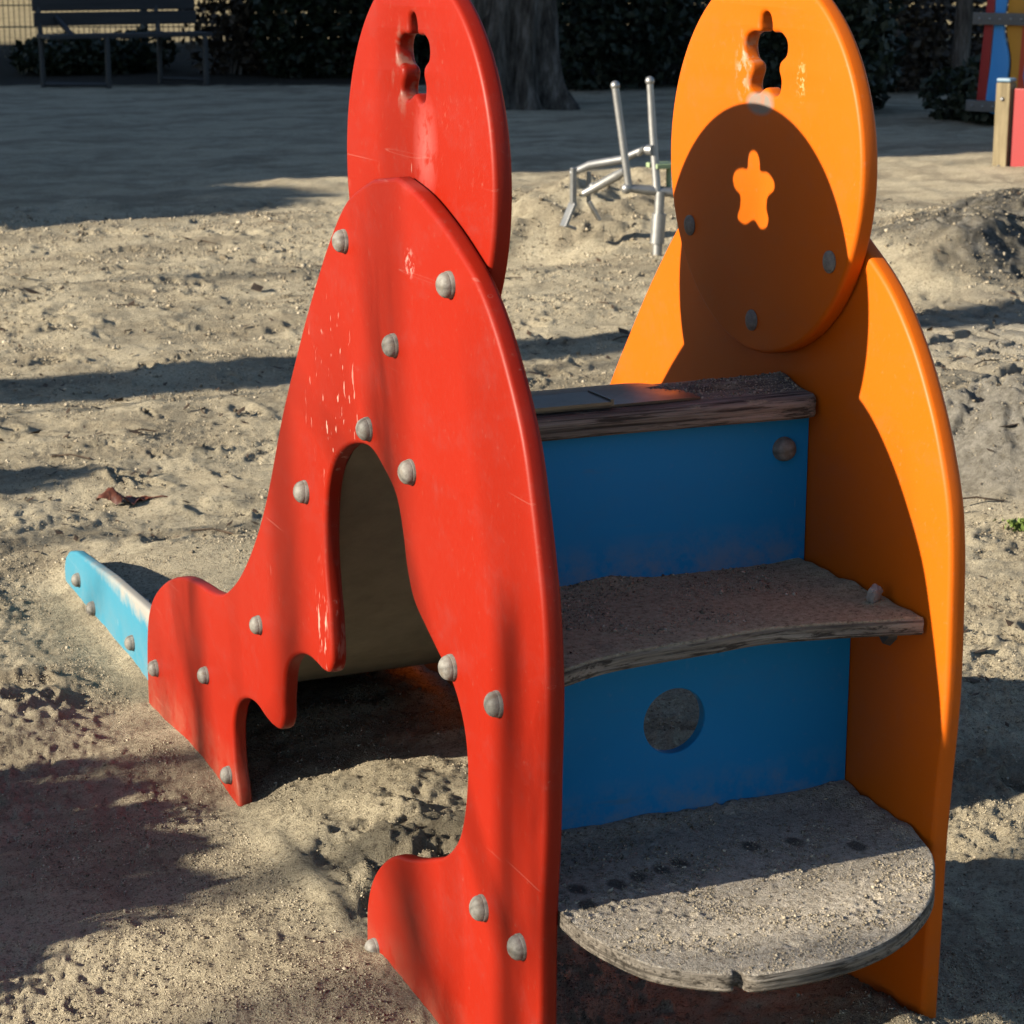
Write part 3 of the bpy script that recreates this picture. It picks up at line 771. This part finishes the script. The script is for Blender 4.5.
def litter():
    fr = np.random.default_rng(9); m = MB()
    for k in range(1700):
        d = 3.4 + 7.5 * fr.random(); th = yaw + math.radians(fr.uniform(-15, 15))
        x, y = -.83 + d * math.sin(th), -1.78 + d * math.cos(th)
        if -.1 < x < .7 and -.3 < y < 2.5: continue
        z = gz(x, y) + .004; s = .010 * math.exp(fr.normal() * .5); o = fr.uniform(0, 2 * PI)
        c, sn = math.cos(o), math.sin(o); wd = s * fr.uniform(.2, .6); lift = fr.uniform(.2, .8) * s
        pts = [(-s, 0, 0), (0, -wd, lift * .5), (s, 0, lift), (0, wd, lift * .2)]
        vs = [(x + c * p[0] - sn * p[1], y + sn * p[0] + c * p[1], z + p[2]) for p in pts]
        m.add(vs, [(0, 1, 2, 3)])
        if k % 40 == 0:
            L = fr.uniform(.03, .08)
            m.tube([(x, y, z), (x + L * c, y + L * sn, z + .006), (x + 1.7 * L * c - .02 * sn, y + 1.7 * L * sn, z)], .0022, 5)
    return m
N = NT('dry_litter'); M['litter'] = N.out(N.ramp(N.noise(11, 3, .6), [(.35, (.03, .022, .017)), (.7, (.11, .07, .045))]), .8, spec=.2)
o = litter().build('leaf_litter', M['litter']); tag(o, 'dry leaf bits and twigs strewn on the sand', 'litter', kind='stuff')

# the crumpled red-brown leaf
def dry_leaf(c, s):
    m = MB(); n, k = 14, 7
    vs = []; fs = []
    for i in range(n):
        u = i / (n - 1); wd = math.sin(PI * min(1, u * 1.02 + .01)) ** .7 * (1 + .35 * math.sin(u * 22))
        for j in range(k):
            v = j / (k - 1) * 2 - 1
            vs.append((c[0] + s * (u * 2 - 1), c[1] + s * .42 * v * wd, c[2] + s * (.10 + .34 * (1 - v * v) * math.exp(-((u - .25) / .2) ** 2) * 1.6 + .16 * v * v * (1 + math.sin(u * 17)) * (1 - u) + .07 * math.sin(u * 25 + v * 4))))
    for i in range(n - 1):
        for j in range(k - 1):
            a = i * k + j; fs.append((a, a + k, a + k + 1, a + 1))
    m.add(vs, fs)
    me = m.mesh('dry_leaf'); return me
N = NT('leaf_brown'); M['leafb'] = N.out(N.ramp(N.noise(60, 4, .7), [(.35, (.06, .014, .008)), (.7, (.20, .06, .03))]), .55, N.bump(N.noise(90, 3, .6), .5, .003), spec=.4)
root = thing('dry_leaf', 'curled red-brown dry leaf lying on the sunlit sand', 'leaf', (.26, 2.92, gz(.26, 2.92)))
link('leaf_blade', dry_leaf((.27, 2.92, gz(.26, 2.92) + .004), .062), M['leafb'], root, 180)
m = MB(); z0 = gz(.26, 2.92); m.tube([(.325, 2.915, z0 + .012), (.355, 2.905, z0 + .016), (.385, 2.90, z0 + .008)], .0018, 6); m.build('leaf_stalk', M['leafb'], root)

# little weed on the right
def leafcloud(n, pos, size, seed, long=1.6, mesh=None, upbias=0.0, flat=0.0):
    """many folded leaf faces; pos: function(rng,n)->(n,3)"""
    fr = np.random.default_rng(seed)
    P = pos(fr, n); n = len(P)
    d = fr.normal(size=(n, 3)); d[:, 2] += upbias; d /= np.linalg.norm(d, axis=1)[:, None]
    e = fr.normal(size=(n, 3)); e[:, 2] *= (1 - flat); u = np.cross(d, e); u /= np.linalg.norm(u, axis=1)[:, None] + 1e-9
    nn = np.cross(d, u)
    s = size * fr.uniform(.55, 1.35, n)[:, None]
    a = P - d * s * long * .5; b_ = P + d * s * long * .5
    l = P + u * s * .5 + nn * s * .18; r = P - u * s * .5 + nn * s * .18
    V = np.stack([a, l, b_, r], 1).reshape(-1, 3)
    k = np.arange(n) * 4
    Fq = np.concatenate([np.stack([k, k + 1, k + 2], -1), np.stack([k, k + 2, k + 3], -1)])
    me = bpy.data.meshes.new('foliage'); me.vertices.add(len(V)); me.vertices.foreach_set('co', V.ravel())
    me.loops.add(Fq.size); me.loops.foreach_set('vertex_index', Fq.ravel()); me.polygons.add(len(Fq)); me.polygons.foreach_set('loop_start', np.arange(len(Fq)) * 3)
    me.update(calc_edges=True); me.validate()
    return me
def mat_leaf(name, a, b, c=None, rough=.5):
    N = NT(name)
    oi = N.noise(7, 4, .7); fine = N.noise(45, 2, .6)
    col = N.mix(.5, N.ramp(oi, [(.35, a), (.65, b)]), N.ramp(fine, [(.35, a), (.65, b)]))
    if c: col = N.mix(N.ramp(N.noise(31, 3, .6), [(.6, 0.0), (.68, .8)]), col, c)
    return N.out(col, rough, spec=.3)
M['evergreen'] = mat_leaf('evergreen_leaf', (.012, .020, .010), (.035, .050, .022))
M['ivy'] = mat_leaf('ivy_leaf', (.013, .022, .013), (.038, .055, .030))
M['twiggy'] = mat_leaf('brown_leaf', (.035, .025, .016), (.085, .065, .042), (.20, .16, .10))
M['weed'] = mat_leaf('weed_leaf', (.10, .16, .03), (.22, .30, .08))
N = NT('bark'); M['bark'] = N.out(N.ramp(N.noise(1, 5, .7, N.mapping(scale=(16, 16, 3))), [(.35, (.03, .026, .022)), (.52, (.11, .098, .085)), (.66, (.22, .20, .18))]), .95, N.bump(N.noise(1, 4, .7, N.mapping(scale=(18, 18, 2.5))), 1, .03), spec=.15)

for (wx, wy, s, lab) in [(1.93, 1.86, .026, 'bright green weed tuft at the foot of the grey earth lump'), (2.06, 1.93, .018, 'smaller green weed sprig right of the weed tuft')]:
    z0 = gz(wx, wy)
    root = thing('weed', lab, 'weed', (wx, wy, z0), 'weeds beside the grey lump')
    me = leafcloud(90, lambda fr, n: np.stack([wx + fr.normal(size=n) * s * .6, wy + fr.normal(size=n) * s * .6, z0 + .006 + np.abs(fr.normal(size=n)) * s * .25], 1), .010, int(wx * 100), 2.0, upbias=.5)
    link('foliage', me, M['weed'], root)

# ================================================================== BACKGROUND THINGS
# --- sandpit digger
dg = thing('sand_digger', 'grey steel sandpit digger with two levers standing in a sand heap', 'digger', (3.25, 6.1, 0))
vx, vy = rt.x, rt.y                                          # runs across the yard
def D(a, b, z): return (3.25 + a * vx + b * math.sin(yaw), 6.1 + a * vy + b * math.cos(yaw), z - .045)
m = MB(); m.tube([D(0, 0, -.1), D(.012, 0, .30)], .020, 14); m.build('post', M['galv'], dg, 40)
m = MB(); m.tube([D(.003, 0, .09), D(.010, 0, .21)], .029, 16); m.ball(D(.0, -.022, .135), .006); m.build('collar', M['galv'], dg, 40)
m = MB(); m.tube([D(-.125, -.02, .315), D(-.03, 0, .305), D(.12, .03, .288)], [.016, .021, .021], 12); m.ball(D(-.125, -.02, .313), .022, 14, 8); m.build('crossbar', M['galv'], dg, 40)
m = MB(); m.tube([D(-.115, -.02, .315), D(-.175, -.02, .715)], .0155, 12); m.ball(D(-.1755, -.02, .722), .019, 12, 8); m.build('lever', M['galv'], dg, 40)
m = MB(); m.tube([D(.0, 0, .30), D(-.02, .02, .53), D(-.035, .02, .73)], [.017, .016, .014], 12); m.ball(D(-.0355, .02, .738), .019, 12, 8); m.tube([D(-.045, .02, .465), D(-.02, .0, .465)], .022, 10); m.build('lever', M['galv'], dg, 40)
m = MB(); m.tube([D(-.06, .10, .455), D(-.14, .13, .415), D(-.27, .16, .39), D(-.345, .17, .355)], [.014, .018, .018, .014], 10)
m.tube([D(-.13, .02, .38), D(-.16, .08, .355), D(-.29, .15, .275)], [.015, .021, .016], 10); m.tube([D(-.07, .10, .44), D(-.05, .05, .47)], .012, 8)
m.ball(D(-.25, .14, .30), .024, 12, 8); m.build('arm', M['galv'], dg, 40)
m = MB(); m.beam(D(-.335, .16, .38), D(-.335, .16, .23), .02, .026, (0, 1, 0)); m.beam(D(-.27, .19, .36), D(-.27, .19, .235), .016, .016, (0, 1, 0))
m.beam(D(-.335, .16, .235), D(-.375, .14, .14), .05, .014); m.beam(D(-.27, .19, .24), D(-.225, .2, .16), .05, .014); m.beam(D(-.375, .14, .15), D(-.33, .16, .13), .05, .012); m.build('bucket', M['galv'], dg, None, .003)
N = NT('pale_green_seat'); M['gseat'] = N.out((.30, .40, .22), .6)
m = MB(); m.box(D(.05, .06, .40), (.16, .10, .02)); m.tube([D(.05, .05, .30), D(.05, .06, .39)], .012, 8); m.build('seat', M['gseat'], dg, None, .004)

# --- bench
N = NT('bench_dark'); M['bwood'] = N.out(N.ramp(N.noise(1, 4, .6, N.mapping(scale=(3, 3, 40))), [(.3, (.020, .022, .026)), (.7, (.038, .040, .046))]), .7)
N = NT('bench_metal'); M['bmetal'] = N.out((.03, .033, .037), .6, metal=.2)
def px(x, y, z=0.0, dd=None):
    """a point at height z that lies along the sight direction given in the yard plan (used for layout measuring)"""
    d = fw + rt * ((x - 512) / F) - up * ((y - 512) / F); k = (z - CAM.z) / d.z; return CAM + d * k
BO = Vector((3.27, 18.2, .0)); u = Vector((.80, .06, 0)); u = (rt * .84 + Vector((math.sin(yaw), math.cos(yaw), 0)) * .5); u.z = 0; u.normalize(); v = Vector((u.y, -u.x, 0))
bn = thing('park_bench', 'dark slatted park bench standing in front of the wire fence', 'bench', BO)
def B(a, b, z): return BO + u * a + v * b + Vector((0, 0, z))
L = 1.50
for i in range(3):
    m = MB(); m.beam(B(-.05, .12 + i * .125, .455), B(L, .12 + i * .125, .455), .115, .035); m.build('seat_slat', M['bwood'], bn, None, .004)
for i in range(3):
    m = MB(); zz = .60 + i * .13; m.beam(B(-.05, .03 - i * .03, zz), B(L, .03 - i * .03, zz), .03, .118); m.build('back_slat', M['bwood'], bn, None, .004)
for a in (.0, 1.12):
    m = MB(); m.tube([B(a, .05, -.05), B(a, .05, .45), B(a, -.06, .95)], .024, 8); m.build('rear_leg', M['bmetal'], bn, 40)
for a in (.48, 1.42):
    m = MB(); m.tube([B(a, .42, -.05), B(a, .42, .45)], .026, 8); m.build('front_leg', M['bmetal'], bn, 40)
m = MB(); m.tube([B(0, .05, .03), B(.48, .42, .03)], .02, 8); m.build('runner', M['bmetal'], bn, 40)
m = MB(); m.tube([B(1.12, .05, .05), B(1.42, .42, .05)], .015, 8); m.build('runner', M['bmetal'], bn, 40)
m = MB(); m.tube([B(0.15, .05, .62), B(.22, .30, .44)], .025, 8); m.build('seat_bracket', M['bmetal'], bn, 40)

# --- double-rod wire fence
fc = thing('wire_fence', 'grey welded wire mesh fence behind the bench', 'fence', (5, 22, 0))
A0 = Vector((1.2, 22.6, 0)); A1 = Vector((11.5, 18.9, 0)); fd = (A1 - A0).normalized(); FL = (A1 - A0).length
m = MB()
k = 0.0
while k < FL:
    p = A0 + fd * k; zb = .12; m.box((p.x, p.y, zb + .72), (.007, .007, 1.44)); k += .055
for z in (.2, .42, .64, .86, 1.08, 1.30, 1.5):
    m.beam(A0 + Vector((0, 0, z)), A1 + Vector((0, 0, z)), .012, .012)
N = NT('fence_wire'); M['wire'] = N.out((.05, .055, .05), .6, metal=.3)
m.build('mesh_panel', M['wire'], fc)
for k in (.3, 4.05, 7.3, 10.2):
    p = A0 + fd * k; m = MB(); m.box((p.x, p.y + .05, .8), (.07, .07, 1.9)); m.build('post', M['wire'], fc, None, .006)

# --- shrubs
def ell(centres):
    def pos(fr, n):
        C = np.array([c[:3] for c in centres]); Rr = np.array([c[3:6] for c in centres])
        wgt = np.prod(Rr, 1) ** .67; k = fr.choice(len(C), n, p=wgt / wgt.sum())
        d = fr.normal(size=(n, 3)); d /= np.linalg.norm(d, axis=1)[:, None]
        rad = fr.random(n) ** (1 / 5)
        P = C[k] + d * Rr[k] * rad[:, None]
        # clumps: pull towards local centres
        g_ = min(.22, float(np.min(Rr)) * .45); q = np.floor(P / g_) * g_ + g_ / 2
        P = P + (q - P) * fr.uniform(0, .55, n)[:, None]
        P[:, 2] = np.maximum(P[:, 2], .02)
        return P
    return pos
def shrub(name, label, cx, cy, wx, wy, hz, n, size, mat, seed, group=None, cat='shrub', lobes=7, ball=False):
    fr = np.random.default_rng(seed)
    z0 = gz(cx, cy)
    cs = []
    for k in range(lobes):
        ax, ay = fr.uniform(-.62, .62) * wx, fr.uniform(-.62, .62) * wy
        top = hz * fr.uniform(.62, 1.0)
        cs.append((cx + ax, cy + ay, z0 + top * .48, wx * fr.uniform(.35, .55), wy * fr.uniform(.4, .6), top * .54))
    if ball: cs = [(cx, cy, z0 + hz * .45, wx, wy, hz * .55)] * lobes
    root = thing(name, label, cat, (cx, cy, z0), group)
    me = leafcloud(n, ell(cs), size, seed)
    link('foliage', me, mat, root)
    m = MB()
    for k in range(9):
        c = cs[k % lobes]; b0 = (cx + fr.uniform(-.2, .2) * wx, cy + fr.uniform(-.2, .2) * wy, z0 - .05)
        m.tube([b0, ((b0[0] + c[0]) / 2 + fr.uniform(-.06, .06), (b0[1] + c[1]) / 2, z0 + hz * .35), (c[0] + fr.uniform(-.2, .2) * wx * .6, c[1] + fr.uniform(-.2, .2), z0 + hz * fr.uniform(.7, 1.02))], [.022, .014, .005], 6)
    m.build('stem', M['bark'], root)
    return root
G1 = 'dark shrubs along the back of the playground'
shrub('shrub', 'brown-leaved shrub just right of the bench with pale dead leaves', 5.55, 19.6, .75, .6, 1.7, 5200, .055, M['twiggy'], 21, G1)
shrub('shrub', 'low dark shrub under the bench back in front of the fence', 4.1, 20.4, 1.1, .45, .45, 5200, .05, M['evergreen'], 22, G1)
shrub('shrub', 'very dark evergreen shrub behind the left edge of the red panel', 6.35, 18.75, .8, .6, 2.0, 7500, .06, M['evergreen'], 23, G1)
shrub('shrub', 'dark evergreen shrub between bench shrub and tree trunk, rear one', 7.2, 19.2, 1.0, .8, 2.2, 7500, .06, M['evergreen'], 24, G1)
shrub('hedge', 'dark ivy-green hedge right of the thick tree trunk', 8.25, 16.3, 1.35, .8, 2.3, 13000, .055, M['ivy'], 25, None, 'hedge', 10)
shrub('shrub', 'dark leafy shrub right behind the orange head disc', 8.15, 12.7, .75, .6, 1.6, 9000, .05, M['ivy'], 26, G1, lobes=8)
shrub('shrub', 'low straggly shrub at the foot of the thin dark trunk', 8.75, 11.5, .7, .5, .52, 5200, .045, M['ivy'], 27, G1)
shrub('shrub', 'brown twiggy shrub behind the thin dark trunk', 10.4, 14.8, 1.2, .8, 1.25, 5600, .05, M['twiggy'], 28, G1)
shrub('shrub', 'grey-brown undergrowth behind the coloured boards', 11.8, 13.6, 1.2, .8, 1.5, 5600, .05, M['twiggy'], 29, G1)
shrub('shrub', 'tall dark evergreen shrub deep behind the hedge', 10.6, 19.5, 2.0, 1.0, 2.2, 9000, .07, M['evergreen'], 30, G1)

# --- tall evergreens added above the frame to darken the low sky and reflections
for k, (tx, ty, th_, lab) in enumerate([(-6, 66, 17, 'added far evergreen above the meadow, leftmost'), (6, 70, 19, 'added far evergreen above the meadow behind the bench'), (17, 62, 16, 'added far evergreen above the brown-leaved shrub'), (24, 52, 17, 'added far evergreen above the thick trunk'), (31, 46, 16, 'added far evergreen behind the ivy hedge'), (34, 38, 15, 'added far evergreen behind the orange head disc'), (38, 32, 16, 'added far evergreen behind the coloured boards')]):
    shrub('added_evergreen', lab, tx, ty, 5.5, 5.5, th_, 5200, .55, M['evergreen'], 60 + k, 'tall evergreens added out of view to darken the sky', 'tree', 8)
# --- trees in view
def ridged_trunk(x, y, r0, r1, h, flare, seed, n=40, rows=40):
    vs = []; fs = []
    for i in range(rows + 1):
        z = -.1 + (h + .1) * (i / rows) ** 1.3
        base = r0 + (r1 - r0) * max(z, 0) / h
        for k in range(n):
            a = 2 * PI * k / n
            fl = flare * math.exp(-max(z, 0) / .28) * (1 + .5 * math.cos(3 * a + seed))
            rid = .06 * base / .3 * math.sin(9 * a + 2 * math.sin(z * 1.7 + seed)) + .03 * base / .3 * perlin(np.array([a * 5.0]), np.array([z * 3 + seed]))[0]
            r = base + fl + rid
            vs.append((x + r * math.cos(a) + .03 * math.sin(z), y + r * math.sin(a), z))
    for i in range(rows):
        for k in range(n):
            a = i * n + k; b = i * n + (k + 1) % n; fs.append((a, b, b + n, a + n))
    me = bpy.data.meshes.new('trunk'); me.from_pydata(vs, [], fs); me.update(); return me
def limbs(m, p, d, L, r, depth, fr, spread=.6):
    n = 4; pts = [p]; q = p.copy(); dd = d.copy()
    for i in range(n):
        dd = (dd + Vector((fr.normal() * .12, fr.normal() * .12, .05 + fr.normal() * .08))).normalized(); q = q + dd * L / n; pts.append(q.copy())
    m.tube(pts, [r * (1 - .55 * i / n) for i in range(n + 1)], 7 if depth > 1 else 5)
    if depth > 0:
        for k in range(3 if depth > 1 else 4):
            t = fr.uniform(.35, 1.0); i = min(int(t * n), n - 1); s = pts[i].lerp(pts[i + 1], t * n - i)
            nd = (dd + Vector((fr.normal(), fr.normal(), fr.normal() * .5 + .2)) * spread).normalized()
            limbs(m, s, nd, L * fr.uniform(.5, .75), r * .5, depth - 1, fr, spread)
tr = thing('tree', 'thick grey-barked tree trunk rising behind the red head disc', 'tree', (6.2, 14.2, 0))
link('trunk', ridged_trunk(6.07, 14.25, .36, .27, 4.6, .18, 1.3), M['bark'], tr, 180)
fr = np.random.default_rng(2); m = MB()
for k in range(6): limbs(m, Vector((6.2, 14.2, 4.2 + .1 * k)), Vector((math.cos(k * 1.05), math.sin(k * 1.05), .9)).normalized(), 2.4, .12, 2, fr)
m.build('crown', M['bark'], tr)
tr = thing('tree', 'thin dark trunk of a young tree left of the coloured boards', 'tree', (9.05, 12.35, 0))
link('trunk', ridged_trunk(9.05, 12.35, .058, .05, 3.2, .03, 4.0, 16, 24), M['bark'], tr, 180)
m = MB()
for k in range(5): limbs(m, Vector((9.05, 12.35, 2.6 + .1 * k)), Vector((math.cos(k * 1.3), math.sin(k * 1.3), .9)).normalized(), 1.2, .03, 1, fr)
m.build('crown', M['bark'], tr)

# --- coloured board play house at the right edge
def mat_paint(name, base):
    N = NT(name)
    c = N.mix(N.ramp(N.noise(12, 4, .7), [(.5, 0.0), (.75, .25)]), base, tuple(x * .7 + .008 for x in base))
    return N.out(c, .5, spec=.35)
for n_, c_ in [('p_red', (.34, .018, .02)), ('p_bright', (.30, .005, .010)), ('p_blue', (.05, .33, .85)), ('p_ochre', (.62, .30, .03)), ('p_orange', (.60, .08, .03)), ('p_grey', (.13, .135, .14))]:
    M[n_] = mat_paint(n_[2:] + '_paint', c_)
M['cap'] = mat_paint('worn_blue', (.16, .26, .36))
N = NT('post_wood'); M['pwood'] = N.out(N.ramp(N.noise(1, 5, .65, N.mapping(scale=(40, 40, 4)), dist=.5), [(.3, (.15, .12, .07)), (.7, (.30, .245, .15))]), .8, N.bump(N.noise(1, 3, .6, N.mapping(scale=(60, 60, 4))), .4, .004), spec=.2)
ph = thing('play_house', 'colourful board play house with red, blue and ochre boards on grey rails', 'play house', (7.4, 9.6, 0))
PO = Vector((7.64, 10.20, 0)); pu = (rt * .74 - Vector((math.sin(yaw), math.cos(yaw), 0)) * .67); pu.z = 0; pu.normalize(); pn = Vector((pu.y, -pu.x, 0))
Mp = Matrix(((pu.x, 0, pn.x, PO.x), (pu.y, 0, pn.y, PO.y), (0, 1, 0, 0), (0, 0, 0, 1)))
def pboard(loop, mat, off, label, th=.018):
    o = plate('board', [loop], th, .003, Mp @ Matrix.Translation((0, 0, off)), mat, ph); o['label'] = label
# boards in panel coordinates: u along the panel, v height
pboard([(.055, .25), (.125, .23), (.155, .95), (.098, .95)], M['p_red'], 0, 'dark red board')
pboard(spline([(.135, .20), (.215, .18), (.25, .30), (.275, .46), (.268, .56), (.235, .66), (.225, .78), (.24, .95), (.168, .95), (.160, .8), (.145, .5)], 3, True), M['p_blue'], .0, 'blue board with wavy edge')
pboard(spline([(.262, .18), (.33, .16), (.345, .45), (.36, .75), (.355, 1.02), (.30, 1.10), (.245, 1.04), (.245, .9), (.24, .72), (.262, .62), (.285, .52), (.282, .40)], 3, True), M['p_ochre'], -.012, 'ochre board')
pboard([(.34, .16), (.395, .15), (.415, .95), (.368, .95)], M['p_orange'], 0, 'orange-red board')
pboard(spline([(.40, .36), (.55, .34), (.57, .6), (.55, .8), (.58, 1.0), (.43, 1.0), (.43, .8), (.405, .6)], 3, True), M['p_blue'], .004, 'blue board at the right')
for k in range(5):
    pboard([(.60 + k * .15, .16), (.72 + k * .15, .16), (.72 + k * .15, .98), (.60 + k * .15, .98)], [M['p_red'], M['p_ochre'], M['p_blue'], M['p_orange'], M['p_red']][k], 0, 'plain upright board')
for zc, a, hh, ln in ((.775, .02, .075, 1.6), (.225, .0, .07, 1.6)):
    o = plate('rail', [[(a, zc - hh / 2), (ln, zc - hh / 2), (ln, zc + hh / 2), (a, zc + hh / 2)]], .03, .004, Mp @ Matrix.Translation((0, 0, .032)), M['p_grey'], ph)
    for k in range(9):
        q = Mp @ Vector((a + .05 + k * .075, zc, .047)); m = MB(); m.ball(q, .010, 8, 6); m.build('bolt_head', M['galv'], o, 40)
# low wooden post and red panel in front
PP = Vector((6.74, 8.58, -.045)); pv = (rt * .80 - Vector((math.sin(yaw), math.cos(yaw), 0)) * .6); pv.z = 0; pv.normalize(); pw = Vector((pv.y, -pv.x, 0))
def Q(a, b, z): return PP + pv * a + pw * b + Vector((0, 0, z))
m = MB(); Mr = Matrix((pv, -pw, Vector((0, 0, 1)))).transposed()
m.box(PP + Vector((0, 0, .21)), (.085, .085, .62), Mr)
o = m.build('corner_post', M['pwood'], ph, None, .006); o['label'] = 'short weathered wooden post'
m = MB(); m.box(PP + Vector((0, 0, .535)), (.088, .088, .022), Mr); m.build('post_cap', M['cap'], o, None, .012)
for z in (.43, .05):
    m = MB(); m.ball(Q(-.0, .045, z), .012, 10, 6); m.build('bolt_head', M['galv'], o, 40)
m = MB(); m.beam(Q(.05, .0, .23), Q(1.3, .0, .23), .022, .52); o = m.build('front_panel', M['p_bright'], ph, None, .004); o['label'] = 'bright red panel beside the short post'
o = None
m = MB(); m.beam(Q(1.3, 0, -.05), Q(1.3, 0, .55), .09, .09, (1, 0, 0)); m.build('corner_post', M['pwood'], ph, None, .006)

# ================================================================== LEFT OF THE FRAME: what throws the long shadows
N = NT('render_wall'); M['wall'] = N.out(N.ramp(N.noise(4, 4, .6), [(.3, (.42, .39, .34)), (.7, (.5, .47, .42))]), .9)
N = NT('roof_tile'); M['tile'] = N.out((.22, .09, .05), .8)
N = NT('window_glass'); M['glass'] = N.out((.03, .035, .04), .08)
bd = thing('added_shade_block', 'unseen pale block added left of the playground to shade its back', 'building', (-18, 18, 0))  # block invented out of view to shade the back of the yard
def gable():
    m = MB(); x0, x1, y0, y1, z1 = -26, -13, 9.35, 25.0, 13.0
    m.box(((x0 + x1) / 2, (y0 + y1) / 2, z1 / 2), (x1 - x0, y1 - y0, z1)); return m, (x0, x1, y0, y1, z1)
m, (bx0, bx1, by0, by1, bz1) = gable(); m.build('wall', M['wall'], bd)
m = MB(); xm = (bx0 + bx1) / 2
m.add([(bx0 - .3, by0 - .0, bz1 + .003), (bx1 + .3, by0 - .0, bz1 + .003), (xm, by0, bz1 + 3.5), (bx0 - .3, by1, bz1 + .003), (bx1 + .3, by1, bz1 + .003), (xm, by1, bz1 + 3.5)], [(0, 1, 2), (3, 5, 4), (0, 2, 5, 3), (1, 4, 5, 2), (0, 3, 4, 1)])
m.build('roof', M['tile'], bd)
for f in range(4):
    for k in range(5):
        yy = by0 + 1.8 + k * 3.1; zz = 1.7 + f * 3.0
        m = MB(); m.box((bx1 + .02, yy, zz), (.08, 1.3, 1.5)); wn = m.build('window', M['glass'], bd, None, .01)
        m = MB()
        for (dy, dz, sy, sz) in ((0, .78, 1.46, .08), (0, -.78, 1.46, .08), (.69, 0, .08, 1.48), (-.69, 0, .08, 1.48), (0, 0, .05, 1.48)): m.box((bx1 + .045, yy + dy, zz + dz), (.09, sy, sz))
        m.build('window_frame', M['wall'], wn)
# shade trees
def bare_tree(label, x, y, r0, r1, h, seed, nl=6, L=2.0, depth=2, group=None):
    t = thing('tree', label, 'tree', (x, y, 0), group); f2_ = np.random.default_rng(seed)
    lean = f2_.uniform(-.04, .04)
    pts = [(x + f2_.uniform(-.01, .01) * h * .2, y + lean * h * i / 8 * .3, -.2 + (h + .2) * i / 8) for i in range(9)]
    m = MB(); m.tube(pts, [r0 + (r1 - r0) * i / 8 for i in range(9)], 14); m.build('trunk', M['bark'], t, 60)
    m = MB()
    for k in range(nl): limbs(m, Vector((x, y, h * (.72 + .05 * k))), Vector((math.cos(k * 2.4), math.sin(k * 2.4), .8)).normalized(), L, r1 * .6, depth, f2_)
    m.build('crown', M['bark'], t)
bare_tree('bare tree with stout trunk left of the sandpit', -5.5, 4.25, .27, .16, 5.2, 31)
GS = 'thin saplings left of the sandpit'
for k, (x, y, r, h) in enumerate([(-6.5, .09, .034, 3.05), (-7.2, 2.6, .018, 3.0), (-6.8, 1.29, .022, 3.0), (-6.0, 3.92, .018, 3.4), (-7.5, 6.2, .022, 4.2), (-8.0, 8.1, .022, 4.0)]):
    bare_tree('bare sapling left of the sandpit, number-free row, about %.1f metres tall' % h if False else ['slim sapling nearest the viewer on the left', 'slim sapling beyond the slide foot', 'slim sapling level with the slide foot', 'thin sapling in front of the stout tree', 'thin sapling behind the stout tree', 'thin sapling farthest back near the block'][k], x, y, r, r * .55, h, 40 + k, 4, .7, 1, GS)
bt = thing('tree', 'unseen bare tree added far left, its long limb shading the red panel', 'tree', (-14, -1.4, 0))  # added out of view; limb and branches shaped to band the red panel
m = MB(); m.tube([(-14, -1.4, -.2), (-14.05, -1.42, 2), (-13.95, -1.36, 4.2), (-14, -1.5, 7.5), (-14.1, -1.4, 10)], [.24, .2, .17, .12, .05], 14); m.build('trunk', M['bark'], bt, 60)
m = MB(); f3_ = np.random.default_rng(77)
m.tube([(-13.95, -1.36, 4.2), (-14, -.5, 4.75), (-14, .6, 5.0), (-14, 1.7, 5.15)], [.11, .09, .07, .03], 10)
for (y0, z0, y1, z1, r_) in [(.33, 4.95, .43, 6.5, .045), (.70, 5.0, .86, 6.3, .05), (.05, 4.85, .62, 6.1, .028), (1.15, 5.05, 1.33, 5.75, .04), (-.3, 4.8, .14, 6.2, .03)]:
    m.tube([(-14, y0, z0), (-14.05, y0 * .6 + y1 * .4 + .03, z0 * .5 + z1 * .5), (-14, y1, z1)], [r_, r_ * .75, r_ * .3], 7)
for k in range(6): limbs(m, Vector((-14, -1.45, 7.0 + .4 * k)), Vector((math.cos(k * 2.1), math.sin(k * 2.1) - .6, .8)).normalized(), 2.2, .05, 2, f3_)
m.build('crown', M['bark'], bt)
shrub('added_shrub', 'unseen round shrub added left of the slide to throw a bulging shadow', -1.75, 1.06, .29, .55, .60, 20000, .035, M['ivy'], 51, None, 'shrub', 3, True)  # invented caster for the rounded shadow on the near left sand
shrub('added_shrub', 'unseen pointed shrub added left of the dry leaf to throw a tapering shadow', -1.95, 3.17, .16, .19, .86, 5000, .035, M['ivy'], 52, None, 'shrub', 3, True)  # invented caster for the short shadow tip near the leaf
shrub('added_tall_shrub', 'unseen broad evergreen added to widen the shade at the back left', -6.5, 8.85, 1.0, 1.15, 3.5, 24000, .10, M['evergreen'], 53, None, 'shrub', 3, True)  # added caster that bulges the edge of the back shade

S.render.engine = 'CYCLES'
S.cycles.max_bounces = 8; S.cycles.diffuse_bounces = 4; S.cycles.glossy_bounces = 3; S.cycles.use_denoising = True
S.cycles.caustics_reflective = False; S.cycles.caustics_refractive = False
